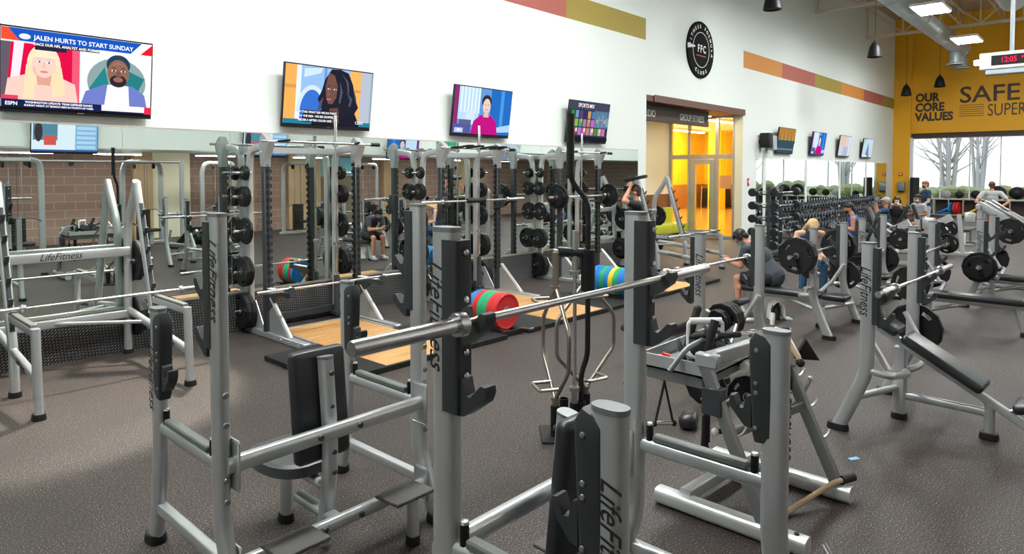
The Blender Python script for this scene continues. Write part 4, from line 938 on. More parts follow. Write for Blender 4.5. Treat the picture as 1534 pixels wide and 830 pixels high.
# ------------------------------------------------------------------ attachment stand
t = t_stand = thing('attachment_stand', 'grey A frame stand of cable attachments right of centre', 'rack', (4.05,1.62,0))
for x in (-.42,.36):
    MB().sweep([(x,-.44,.055),(x,.46,.055)], rrect(.05,.048,.03), 'silver_light', (1,0,0)).lathe([(0,0),(.014,0),(.012,.006),(0,.007)], 'black', (x-.0,-.38,.105)).build('base_runner', t)
    for y0, y1 in (((-.20,.16),) if x < 0 else ((-.35,.02),)):
        MB().sweep([(x,y0,.1),(x,(y0+y1)/2,.5),(x,y1,.93)], rrect(.026,.034,.006), 'silver_dark', (1,0,0)).build('leg', t)
        for k in range(3):
            m = MB(); f_ = .3+k*.22; yy = y0+(y1-y0)*f_; zz = .1+.83*f_; s_ = -1 if y0 < 0 else 1
            m.tube([(x+.02,yy,zz),(x+.08,yy+s_*.02,zz),(x+.11,yy+s_*.03,zz+.03)], .009, 'steel', 8, .02)
            m.ball((x+.11,yy+s_*.03,zz+.033), .011, 'steel', 8); m.build('hook', t)
    yt = .14 if x < 0 else .02; MB().box((x,yt,.95), (.06,.14,.08), 'silver', .008).build('head_plate', t); MB().box((x,yt-.04,.72),(.075,.12,.16),'rack_dark',.006).build('gusset', t)
MB().sweep([(-.42,.14,.955),(.36,.03,.955)], rrect(.04,.03,.008), 'silver', (0,0,1)).build('top_beam', t)
MB().sweep([(-.42,.28,.1),(.36,.22,.1)], rrect(.036,.036,.01), 'silver', (0,0,1)).build('cross_tube', t)
MB().sweep([(-.42,.0,.55),(.36,-.14,.55)], rrect(.03,.02,.008), 'silver_dark', (0,0,1)).build('cross_tube', t)
for y0, y1, z in ((.14,.58,.84),):
    m = MB().b2((-.44,y0,z), (.42,y1,z+.012), 'silver_dark')
    for a, b in (((-.44,y0),(.42,y0+.015)),((-.44,y1-.015),(.42,y1)),((-.44,y0),(-.425,y1)),((.405,y0),(.42,y1))): m.b2((a[0],a[1],z), (b[0],b[1],z+.085), 'silver')
    m.b2((-.42,y0+.03,z-.07), (.40,y1-.03,z), 'silver_dark', .004); m.build('tray', t)
TX, TY, TZ = 4.05, 1.62, .85
def acc(name, label, cat, mb, loc=(0,0,0), rot=(0,0,0)):
    o = mb.build(name); o.location = (TX+loc[0], TY+loc[1], loc[2]); o.rotation_euler = rot
    return tag(o, label, cat, 'cable attachments')
acc('row_handle', 'wide white framed row handle standing on the attachment tray', 'handle', MB().tube([(-.11,0,0),(-.11,0,.16),(.11,0,.16),(.11,0,0)], .012, 'white_paint', 8, .03, ref=(0,1,0)).rod((-.1,0,.16),(.1,0,.16),.022,'white_paint',12).tube([(-.11,0,.01),(0,.1,.01),(.11,0,.01)],.011,'white_paint',8), (-.13,.30,.95), (0,0,-.8))
acc('pulldown_bar', 'grey bent pulldown bar lying over the front of the tray', 'bar', MB().tube([(-.52,.338,.868),(-.42,.279,.995),(-.2,.242,1.03),(.1,.2,1.0)], .017, 'silver_dark', 10, .06))
acc('grip_bar', 'black rubber grip rising out of the left end of the tray', 'handle', MB().tube([(0,0,0),(.02,.0,.12),(.06,0,.24)], .026, 'rubber', 12).ball((.063,0,.25), .028, 'rubber', 12), (-.06,.46,.90), (.1,.1,0))
acc('grip_bar', 'black rubber grip standing in the middle of the tray', 'handle', MB().tube([(0,0,0),(.0,.0,.12),(.03,0,.22)], .026, 'rubber', 12).rod((0,0,-.04),(0,0,.02),.014,'bronze_steel'), (-.28,.21,.93), (.1,.1,0))
acc('ankle_strap', 'red ankle strap coiled in the corner of the tray', 'strap', MB().sweep([(.045*math.cos(a),.045*math.sin(a),0) for a in [2*PI*i/16 for i in range(15)]], [(-.004,-.018),(.004,-.018),(.004,.018),(-.004,.018)], 'red', (0,0,1)).b2((.03,-.02,-.02),(.07,.03,.02),'red'), (-.34,.46,.88), (.3,0,.4))
acc('ankle_strap', 'black padded ankle strap beside the red strap', 'strap', MB().sweep([(.06*math.cos(a),.06*math.sin(a),0) for a in [2*PI*i/16 for i in range(15)]], [(-.008,-.03),(.008,-.03),(.008,.03),(-.008,.03)], 'cloth_black', (0,0,1)), (-.2,.42,.9), (1.2,.2,.4))
acc('neck_harness', 'black padded harness piled behind the white row handle', 'harness', MB().box((0,0,0),(.36,.24,.14),'cloth_black',.06,seg=4).box((.1,-.04,.07),(.2,.14,.1),'black',.04,seg=4).tube([(-.1,0,.03),(-.24,.05,.1),(-.1,.12,.04)],.014,'cloth_black',8,.04), (-.06,.32,.93), (.2,.1,.5))
acc('towel', 'small crumpled white cloth lying between the grips', 'towel', MB().box((0,0,0),(.14,.1,.06),'towel',.028,seg=4), (-.18,.36,.905), (.2,.2,.3))
acc('double_handle', 'chrome double D row handle at the right of the tray', 'handle', MB().tube([(-.12,0,0),(0,0,.12),(.12,0,0),(.1,.14,0),(-.1,.14,0),(-.12,0,0)], .012, 'chrome', 8, .02).rod((-.11,.02,0),(-.1,.14,0),.018,'rubber').rod((.11,.02,0),(.1,.14,0),.018,'rubber'), (.2,.3,.93), (.5,0,.6))
acc('cable_bar', 'straight chrome bar with black grips on top of the stand', 'bar', MB().rod((-.3,0,0),(.3,0,0),.013,'chrome').rod((.08,0,0),(.28,0,0),.02,'rubber').rod((-.28,0,0),(-.1,0,0),.02,'rubber').lathe([(.012,-.02),(.024,-.02),(.024,.02),(.012,.02)],'chrome',(0,0,0),(1,0,0)), (.12,.1,1.02), (.0,.0,-.5))
acc('rope_handle', 'tan and black rope draped over the top of the stand', 'rope', MB().tube([(-.04,-.18,-.12),(0,-.05,.03),(.06,.06,.03),(.14,.16,-.06)], .016, 'rope', 10, .05).tube([(-.02,-.17,-.10),(.04,-.06,.035),(.1,.03,.03)],.008,'white_paint',8,.04).ball((-.04,-.18,-.13),.028,'rubber',10), (.22,.0,1.0))
acc('stirrup_handle', 'black strap stirrup handle hanging left of the stand', 'handle', MB().tube([(0,0,.0),(0,0,-.05),(-.055,0,-.30),(-.055,0,-.31)], .008, 'cloth_black', 6).tube([(0,0,-.05),(.055,0,-.30),(.055,0,-.31)], .008, 'cloth_black', 6).rod((-.06,0,-.31),(.06,0,-.31),.015,'steel',12).ball((-.06,0,-.31),.02,'rubber',8).ball((.06,0,-.31),.02,'rubber',8).tube([(0,0,0),(0,0,.1)],.007,'chrome',6), (-.39,.44,.80), (0,0,-.78))
acc('strap_handle', 'long black straps hanging from the middle of the stand', 'strap', MB().tube([(0,0,.1),(0,0,-.4)],.016,'cloth_black',6).tube([(.03,0,.1),(.03,0,-.38)],.012,'cloth_black',6).tube([(-.03,0,-.2),(-.05,0,-.42)],.01,'cloth_black',6).ball((0,0,-.41),.024,'rubber',8), (-.25,.23,.76))
acc('cable_grip', 'short grey handle with white ball end hooked on the stand', 'handle', MB().rod((-.13,0,0),(.1,0,0),.016,'rubber',12).ball((-.14,0,0),.024,'white_paint',10).tube([(.1,0,0),(.15,0,.02),(.17,.02,0)],.009,'chrome',8), (-.2,.06,.495), (0,0,-.6))
acc('foam_roll_handle', 'thick black cylinder grip hanging at the stand leg', 'handle', MB().rod((-.07,0,0),(.07,0,0),.055,'matte_black',20).lathe([(.03,0),(.05,0),(.05,.006),(.03,.006)],'steel',(-.072,0,0),(1,0,0)), (-.05,.03,.56), (.3,.5,-.5))
acc('chain_collar', 'bunch of chrome snap hooks hanging under the top beam', 'hooks', MB().tube([(0,0,0),(.02,0,-.06),(-.01,0,-.1)],.008,'chrome',6).tube([(.05,0,0),(.06,.02,-.07),(.03,0,-.11)],.008,'steel',6).tube([(.1,0,-.01),(.09,0,-.07),(.12,0,-.1)],.008,'chrome',6).rod((-.03,0,-.1),(.03,.02,-.13),.014,'chrome').rod((.08,0,-.1),(.13,.02,-.14),.014,'chrome'), (.02,-.02,.90))
acc('foot_strap', 'white foam foot pads hung under the top beam', 'pad', MB().rod((-.12,0,.05),(.12,0,-.06),.035,'white_paint',14).rod((-.1,.08,-.02),(.1,.1,.0),.03,'white_paint',14), (.14,.06,.82), (0,.2,.3))
acc('pull_rope', 'tan rope with black ends lying over the right base runner', 'rope', MB().tube([(.40,-.40,.125),(.33,-.36,.13),(.2,-.29,.08),(-.03,-.2,.022),(-.12,-.2,.02)], .016, 'rope', 10, .05).rod((.36,-.38,.13),(.46,-.42,.13),.026,'rubber',12), (0,0,0))
acc('pull_rope', 'short rope end with black grip on the floor before the stand', 'rope', MB().tube([(-.42,-.52,.10),(-.5,-.62,.03)],.014,'chrome',8).rod((-.5,-.62,.03),(-.58,-.74,.02),.02,'rubber',12), (.0,0,.0))
acc('foot_pad', 'black padded foot block on the floor behind the stand', 'pad', MB().box((0,0,0),(.2,.14,.12),'vinyl',.05,seg=4), (.82,.9,.06), (0,0,.3))
acc('rubber_wedge', 'black triangular rubber flap sticking out behind the stand', 'pad', MB().prism([(-.07,-.05),(.09,-.06),(.0,.08)], (0,0,0), (.67,-.74,0), (0,0,1), .03, 'rubber'), (.42,-.12,.89))
MB().rod((.40,-.07,.485), (.46,-.15,.70), .014, 'silver', 10).ball((.46,-.15,.70), .018, 'silver_light', 10).build('long_hook', t_stand)
plate(.14, .03, (4.30,2.10,.57), (1,.1,0), 'small black plate hanging behind the left of the attachment stand', group='plates on the attachment stand')
plate(.14, .03, (4.32,1.80,.55), (1,.1,0), 'small black plate hanging in the middle of the attachment stand', group='plates on the attachment stand')

# ------------------------------------------------------------------ small floor things
o = MB().b2((-.04,-.018,0), (.04,.018,.002), 'tape_blue').build('floor_tape'); o.location = (5.127,1.364,0); o.rotation_euler = (0,0,-.5); tag(o, 'small piece of blue tape on the rubber floor', 'tape')
o = MB().sweep(fillet([(-.1,0,.01),(-.09,0,.2),(0,0,.28),(.08,0,.2),(.09,0,.02),(.2,0,.012)],.08), [(-.012,-.07),(.012,-.07),(.012,.07),(-.012,.07)], 'towel', (0,0,1)).build('towel'); o.location = (9.3,3.50,0); o.rotation_euler = (0,0,-.85); tag(o, "white towel draped over a dark bottle behind the seated man's feet", 'towel')
o = MB().lathe([(0,0),(.05,0),(.05,.17),(.03,.2),(.03,.235),(0,.24)], 'matte_black', (9.3,3.50,0), n=20); tag(o.build('water_bottle'), 'dark bottle under the white towel on the floor', 'bottle')
t = thing('water_bottle', 'slim clear bottle with black cap beside the white towel', 'bottle', (8.95,3.42,0))
MB().lathe([(0,0),(.032,0),(.034,.14),(.02,.17),(0,.17)], 'cloth_white', n=18).build('body', t); MB().lathe([(.022,.165),(.022,.22),(.008,.225),(.008,.26),(0,.26)], 'black', n=16).build('cap', t)

# ------------------------------------------------------------------ dumbbell racks and fixed barbells
def dumb(r, hl):
    m = MB().rod((0,-hl,0), (0,hl,0), .017, 'chrome', 10)
    for s_ in (-1,1):
        m.lathe([(0,0),(r*.8,0),(r,.012),(r,.075),(r*.85,.09),(0,.09)], 'dumb_head', (0,s_*hl*.75,0), (0,s_,0), 14)
        m.lathe([(0,.0),(r*.78,0),(r*.78,.004),(0,.004)], 'dumb_end', (0,s_*(hl*.75+.09),0), (0,s_,0), 14)
    return m
DM = [dumb(.062,.11).build('dumbbell'), dumb(.075,.12).build('dumbbell'), dumb(.088,.13).build('dumbbell')]
tn = ['bottom','middle','top']
ords = lambda n: ('first','second','third','fourth','fifth','sixth','seventh','eighth','ninth','tenth')[n-1] if n <= 10 else f'{n}th' if n % 10 not in (1,2,3) or n in (11,12,13) else f'{n}'+{1:'st',2:'nd',3:'rd'}[n % 10]
for k, (z, y) in enumerate(((.36,7.42),(.66,7.62),(.95,7.82))):
    for i in range(42):
        x = 20.75+i*.3; src = DM[2-k]
        if i == 0: o = src
        else: o = src.copy(); C.objects.link(o)
        o.location = (x,y,z); o.rotation_euler = (R(14),0,0)
        tag(o, f'round headed dumbbell on the {tn[k]} tier under the far mirror, {ords(i+1)} from the near end', 'dumbbell', f'dumbbells on the {tn[k]} tier')
rk = None
for i in range(5):
    lab = f'black three tier dumbbell rack under the far mirror, {["nearest","second","third","fourth","farthest"][i]} unit'
    if rk is None:
        rk = thing('dumbbell_rack', lab, 'rack', (21.9,7.62,0), 0, 'dumbbell racks')
        for sx in (-1.2,1.2):
            MB().b2((sx-.03,-.3,0),(sx+.03,.32,.06),'rack_dark').tube([(sx,-.26,.05),(sx,.26,.98)],.04,'rack_dark',6).tube([(sx,.28,.05),(sx,.28,.98)],.03,'rack_dark',6).build('side_frame', rk)
        for z, y in ((.30,-.2),(.60,0),(.885,.2)):
            MB().box((0,y-.09,z-.03),(2.48,.03,.05),'rack_dark').box((0,y+.09,z+.02),(2.48,.03,.05),'rack_dark').build('shelf_rail', rk)
    else: dup(rk, (21.9+i*2.52,7.62,0), lab)
t = thing('barbell_rack', 'black tiered rack of short fixed barbells left of the dumbbells', 'rack', (15.75,6.0,0))
for sx in (-.36,.36):
    m = MB().b2((sx-.04,-.32,0), (sx+.04,.32,.06), 'rack_dark').b2((sx-.035,-.035,.05), (sx+.035,.035,1.72), 'rack_dark')
    for k in range(5): m.prism([(-.28,0),(.28,0),(.30,.08),(.24,.03),(-.24,.03),(-.30,.08)], (sx-.02,0,.32+k*.3), (0,1,0), (0,0,1), .04, 'rack_dark')
    m.build('side_frame', t)
MB().b2((-.36,-.03,.1), (.36,.03,.16), 'rack_dark').b2((-.36,-.03,1.6), (.36,.03,1.66), 'rack_dark').build('cross_tube', t)
fb = None
for sy, sn in ((-1,'front'),(1,'back')):
    for k in range(5):
        lab = f'short fixed barbell on the {["lowest","second","third","fourth","highest"][k]} tier of the barbell rack, {sn} side'; loc = (15.75,6.0+sy*.25,.385+k*.3)
        if fb is None:
            fb = thing('fixed_barbell', lab, 'barbell', loc, 0, 'fixed barbells'); MB().rod((-.72,0,0), (.72,0,0), .015, 'chrome', 10).build('shaft', fb)
            for s_ in (-1,1): MB().lathe([(0,0),(.085,0),(.095,.012),(.095,.13),(.085,.14),(0,.14)], 'dumb_head', (s_*.6,0,0), (s_,0,0), 18).build('head', fb)
        else: dup(fb, loc, lab)
plate(.2, .06, (15.0,5.3,.205), (-1,-.35,.12), 'pale round plate standing on the floor beside the fixed barbell rack', 'white_paint')
# ------------------------------------------------------------------ far machines, benches, shelving
def utility_bench(loc, rz, label, back=0.):
    t = thing('utility_bench', label, 'bench', loc, rz, 'utility benches')
    MB().box((0,.1 if back else 0,.43), (.28,.5 if back else 1.15,.07), 'vinyl', .03, seg=3).build('seat_pad', t)
    if back:
        o = MB().box((0,0,0), (.28,.8,.07), 'vinyl', .03, seg=3).build('back_pad', t); a = R(180-back); o.location = (0,-.2+.42*math.cos(a),.45+.42*math.sin(a)); o.rotation_euler = (a,0,0)
    MB().sweep([(0,.5,.04),(0,.45,.38),(0,-.45,.36),(0,-.55,.04)], rrect(.03,.03,.01), 'silver', (1,0,0)).box((0,.5,.025),(.4,.06,.05),'silver',.01).box((0,-.55,.025),(.4,.06,.05),'silver',.01).build('frame', t)
    return t
utility_bench((15.9,4.3,0), .25, 'bench under the man in the blue tank top', 70)
utility_bench((19.8,4.62,0), .1, 'bench under the man in the grey cap', 65)
utility_bench((23.0,4.4,0), .1, 'bench under the dark haired man in the pale grey shirt')
utility_bench((21.1,4.5,0), .1, 'bench under the woman in the white face mask')
utility_bench((22.8,3.2,0), PI/2, 'empty flat bench on the open floor before the cubby shelf')
def lever_press(loc, rz, label, txt=None):
    t = thing('plate_loaded_press', label, 'exercise machine', loc, rz, 'plate loaded machines')
    m = MB().sweep([(0,-.8,.05),(0,.8,.05)], rrect(.04,.05,.01), 'silver_light', (1,0,0)).box((0,-.8,.04),(.9,.1,.08),'silver_light',.015).box((0,.8,.04),(.7,.1,.08),'silver_light',.015).sweep([(0,.5,.06),(0,.35,.75)], rrect(.04,.05,.01),'silver_light',(1,0,0)).sweep([(0,-.6,.06),(0,-.5,1.02)], rrect(.04,.05,.01),'silver_light',(1,0,0))
    m.build('frame', t)
    b = MB().prism([(.42,.60),(-.32,1.02),(-.40,.88),(.34,.46)], (-.07,0,0), (0,1,0), (0,0,1), .14, 'silver_light').build('lever_cover', t)
    if txt: text(txt, .135, 'ink', b, (-.072,.02,.735), rotm((0,-.87,.49),(0,.49,.87)), bold=.008, ext=.001)
    MB().box((0,-.72,.95), (.2,.22,.24), 'silver_light', .03, seg=2).build('end_housing', t)
    MB().box((.0,.62,.5), (.34,.4,.08), 'vinyl', .03, seg=3).build('seat_pad', t); 
    o = MB().box((0,0,0), (.34,.08,.7), 'vinyl', .03, seg=3).build('back_pad', t); o.location = (0,.36,.92); o.rotation_euler = (R(-20),0,0)
    MB().tube([(-.35,.2,.9),(-.35,-.3,.62),(.35,-.3,.62),(.35,.2,.9)], .03, 'silver_light', 10, .1).build('lever_arm', t)
    for sx in (-1,1): MB().rod((sx*.35,-.3,.62), (sx*.6,-.3,.62), .024, 'chrome', 12).build('weight_horn', t)
    return t
lever_press((16.6,3.75,0), 0, 'plate loaded press machine with slanted lettered cover', 'CYBEX')
lever_press((19.3,3.4,0), .2, 'second plate loaded press machine behind the lettered one')
for sx, sd in ((-1,'near'),(1,'far')):
    plate(.225, .05, (16.6+sx*.47,3.45,.62), (1,0,0), f'black plate on the {sd} horn of the lettered press machine'); plate(.2, .045, (16.6+sx*.53,3.45,.62), (1,0,0), f'black plate on the {sd} horn of the lettered press machine, outer one')
    plate(.225, .05, (19.3+sx*.47,3.2,.62), (1,.2,0), f'black plate on the {sd} horn of the second press machine')
t = thing('leg_press', 'silver angled leg press with twin rails at the right photo edge', 'exercise machine', (14.9,1.15,0))
for sx in (-.3,.3): MB().sweep([(sx,.75,1.48),(sx,-.95,.35)], rrect(.045,.06,.012), 'silver', (1,0,0)).rod((sx,.62,1.52),(sx,-.8,.57),.02,'chrome',12).build('rail', t)
m = MB()
for sx in (-.3,.3): m.sweep([(sx,.72,.03),(sx,.72,1.44)], rrect(.045,.045,.012),'silver',(1,0,0)).sweep([(sx,.75,.05),(sx,-1.3,.05)], rrect(.04,.04,.01),'silver',(1,0,0))
m.box((0,.74,1.42),(.75,.09,.1),'silver',.015).box((0,-1.3,.05),(.7,.09,.09),'silver',.015); m.build('frame', t)
MB().box((0,.15,1.18), (.62,.05,.5), 'tread', .01, rot=M.Rotation(R(-52),3,'X')).build('foot_plate', t)
m = MB()
for sx in (-1,1): m.rod((sx*.3,.25,1.02),(sx*.62,.25,1.02),.025,'chrome',12)
m.build('weight_horn', t)
o = MB().box((0,0,0),(.5,.8,.09),'vinyl',.035,seg=3).build('back_pad', t); o.location = (0,-1.1,.45); o.rotation_euler = (R(-30),0,0)
for sx, sd in ((-1,'near'),(1,'far')):
    for k in range(2): plate(.225, .05, (14.9+sx*(.4+.055*k),1.4,1.02), (1,0,0), f'black plate on the {sd} horn of the leg press'+(', outer one' if k else ''))
# cubby shelf in front of the window
def cubby(y0, n, label, w_=.56):
    t = thing('cubby_shelf', label, 'shelf', (36.3,y0,0), 0, 'cubby shelves'); L_ = n*w_
    m = MB().b2((0,-L_,.0), (.5,0,.06), 'brown_dark').b2((0,-L_,.06), (.5,0,.1), 'aluminium').b2((-.02,-L_-.02,.78), (.52,.02,.84), 'aluminium')
    for i in range(n+1): m.b2((0,-i*w_-.02,.06), (.5,-i*w_+.02,.78), 'aluminium')
    m.build('carcass', t); MB().b2((.46,-L_,.08), (.5,0,.8), 'shelf_dark').build('back_panel', t)
cubby(7.25, 1, 'low open cubby shelf beside the tall black cylinder', .78); cubby(6.42, 3, 'low open cubby shelf under the window, holding blue and red gear'); cubby(4.70, 3, 'low open cubby shelf under the window, section behind the man in red shorts')
cubby(2.98, 4, 'low open cubby shelf under the window, section past the right photo edge')
for i, (y, r, m_) in enumerate(((6.0,.2,'cloth_grey'),(5.48,.19,'iron'),(4.85,.21,'iron'),(4.05,.33,'iron'),(3.35,.31,'iron'),(2.2,.2,'iron'),(6.9,.16,'iron'))):
    nm = ['pale grey','left black','middle black','big black','second big black','small black right','small black left'][i]
    o = MB().ball((0,0,0), (r,r,r*.93), m_, 24).lathe([(r*.995,-.006),(r*1.008,-.004),(r*1.008,.004),(r*.995,.006)], 'black', n=24); o = o.build('exercise_ball'); o.location = (36.5,y,.84+r*.93); tag(o, f'{nm} exercise ball on top of the cubby shelf by the window', 'ball', 'balls on the cubby shelf')
for i, y in enumerate((5.58,5.46)):
    plate(.29, .09, (36.45,y,.40), (.3,1,0), f'large red disc in the cubby shelf, {["left","right"][i]} one', 'red', 'discs in the cubby shelf')
plate(.28, .08, (36.45,5.76,.39), (.3,1,0), 'large blue disc beside the red ones in the cubby shelf', 'blue', 'discs in the cubby shelf')
for y, c_, nm in ((6.1,'blue','blue'),(4.98,'yellow','yellow')):
    o = MB().tube([(36.5,y+.3,.13),(36.35,y+.1,.2),(36.45,y-.25,.42)], .05, c_, 10, .1).tube([(36.55,y+.3,.12),(36.45,y,.14),(36.5,y-.2,.18)], .04, c_, 10, .1); tag(o.build('resistance_band'), f'{nm} bands lying in the cubby shelf', 'band')
# ------------------------------------------------------------------ machines seen only in the mirrors
def cable_tower(label, loc, rz, w=1.0):
    t = thing('cable_machine', label, 'cable machine', loc, rz, 'cable machines')
    for sx in (-w/2,w/2): MB().sweep(fillet([(sx,.1,.03),(sx,.1,2.05),(sx*.9,.05,2.3),(sx*.5,0,2.34)],.25,8), sup(.04,.07,16), 'silver', (0,1,0)).build('upright', t)
    MB().box((0,.1,.05),(w+.3,.14,.1),'silver',.02).box((0,0,2.34),(w*.6,.1,.1),'silver',.02).build('cross_member', t)
    m = MB()
    for i in range(14): m.b2((-.17,.0,.15+i*.06), (.17,.12,.2+i*.06), 'matte_black')
    m.build('weight_stack', t)
    m = MB()
    for sx in (-.12,.12): m.rod((sx,.06,.1), (sx,.06,2.3), .012, 'chrome', 10)
    m.rod((0,-.1,1.0),(0,-.1,2.26),.004,'black',6); m.build('guide_rod', t)
    for sx in (-.25,.25): MB().lathe([(0,0),(.07,0),(.075,.01),(.06,.02),(.075,.03),(.07,.04),(0,.04)], 'matte_black', (sx-.02,-.08,2.22), (1,0,0), 20).build('pulley', t)
    MB().tube([(-.45,-.1,.92),(-.3,-.1,1.0),(.3,-.1,1.0),(.45,-.1,.92)], .014, 'chrome', 8, .05).build('pull_bar', t)
    MB().box((0,-.55,.45),(.4,.35,.08),'vinyl',.03,seg=3).sweep([(0,-.55,.05),(0,-.55,.42)],rrect(.04,.04,.01),'silver',(1,0,0)).build('seat', t)
    return t
ct = cable_tower('cable tower behind the camera side, leftmost in the mirror', (3.6,-1.75,0), PI)
cn = ['second from left','third from left','fourth from left','fifth from left','last on the right']
for i, (x, y) in enumerate(((6.9,-3.6),(9.2,-3.9),(11.6,-3.4),(14.6,-3.8),(18.4,-3.4))): dup(ct, (x,y,0), f'cable tower behind the camera side, {cn[i]} in the mirror')
t = thing('crossover_beam', 'long crossover beam between two cable columns, seen in the mirror', 'cable machine', (4.4,-2.2,0))
MB().rod((-2.4,0,2.32),(3.0,0,2.32),.028,'steel',12).build('beam', t)
for x in (-2.4,3.0): MB().sweep([(x,0,.03),(x,0,2.4)], sup(.06,.05,16),'silver',(1,0,0)).box((x,0,.04),(.4,.5,.08),'silver',.02).build('column', t)
for x in (-.5,.4): MB().lathe([(0,0),(.06,0),(.06,.03),(0,.03)],'matte_black',(x,-.015,2.26),(0,1,0),18).build('pulley', t)
o = utility_bench((8.5,-2.0,0), .2, 'dark bench behind the camera side seen in the mirror', 60)
for x in (1.0, 11.0):
    o = MB().b2((x-.06,-5.48,0),(x+.06,-5.36,2.655),'tan_panel'); tag(o.build('timber_post'), f'tan timber post on the brick wall, {"left" if x < 5 else "right"} one', 'post')
o = MB().b2((16.9,-2.54,2.9),(17.9,-2.5,3.3),'green'); tag(o.build('exit_sign'), 'small green sign on the white bulkhead seen in the mirror', 'sign')

# ------------------------------------------------------------------ people
def remesh(mb, name, parent, vox=.011, it=4, kind=None):
    o = mb.build(name); md = o.modifiers.new('r', 'REMESH'); md.mode = 'VOXEL'; md.voxel_size = vox; md.use_smooth_shade = True
    sm = o.modifiers.new('s', 'SMOOTH'); sm.iterations = it; sm.factor = .5
    dg = bpy.context.evaluated_depsgraph_get(); me = bpy.data.meshes.new_from_object(o.evaluated_get(dg)); me.name = name
    mt = o.data.materials[0]; bpy.data.objects.remove(o)
    me.materials.clear(); me.materials.append(mt)
    for p in me.polygons: p.use_smooth = True; p.material_index = 0
    q = bpy.data.objects.new(name, me); C.objects.link(q); q.parent = parent
    return q
def hand(m, w, d, n, sk, curl=.5, sc=1.):
    d = V(d).normalized(); n = V(n); n = (n-d*n.dot(d)).normalized(); s = d.cross(n)
    w = V(w)
    m.cap(w, w+d*.085*sc, .026*sc, .036*sc, sk, 10); m.cap(w+d*.05*sc+s*.026*sc, w+d*.088*sc+s*.03*sc, .017*sc, .015*sc, sk, 8); m.cap(w+d*.05*sc-s*.026*sc, w+d*.085*sc-s*.028*sc, .017*sc, .015*sc, sk, 8)
    for off, ln in ((-.033,.058),(-.011,.076),(.011,.082),(.033,.072)):
        b = w+d*.088*sc+s*off*sc; a = curl
        k1 = b+(d*math.cos(a)+n*math.sin(a))*ln*.5*sc; k2 = k1+(d*math.cos(2*a)+n*math.sin(2*a))*ln*.35*sc; k3 = k2+(d*math.cos(3*a)+n*math.sin(3*a))*ln*.25*sc
        m.cap(b, k1, .0098*sc, .0092*sc, sk, 8); m.cap(k1, k2, .0092*sc, .0086*sc, sk, 8); m.cap(k2, k3, .0086*sc, .0076*sc, sk, 8)
    b = w+d*.035*sc+s*.03*sc; k1 = b+(s*.7+d*.6+n*.3).normalized()*.045*sc; k2 = k1+(d*.8+n*.5+s*.1).normalized()*.035*sc
    m.cap(b, k1, .014*sc, .011*sc, sk, 8); m.cap(k1, k2, .011*sc, .009*sc, sk, 8)
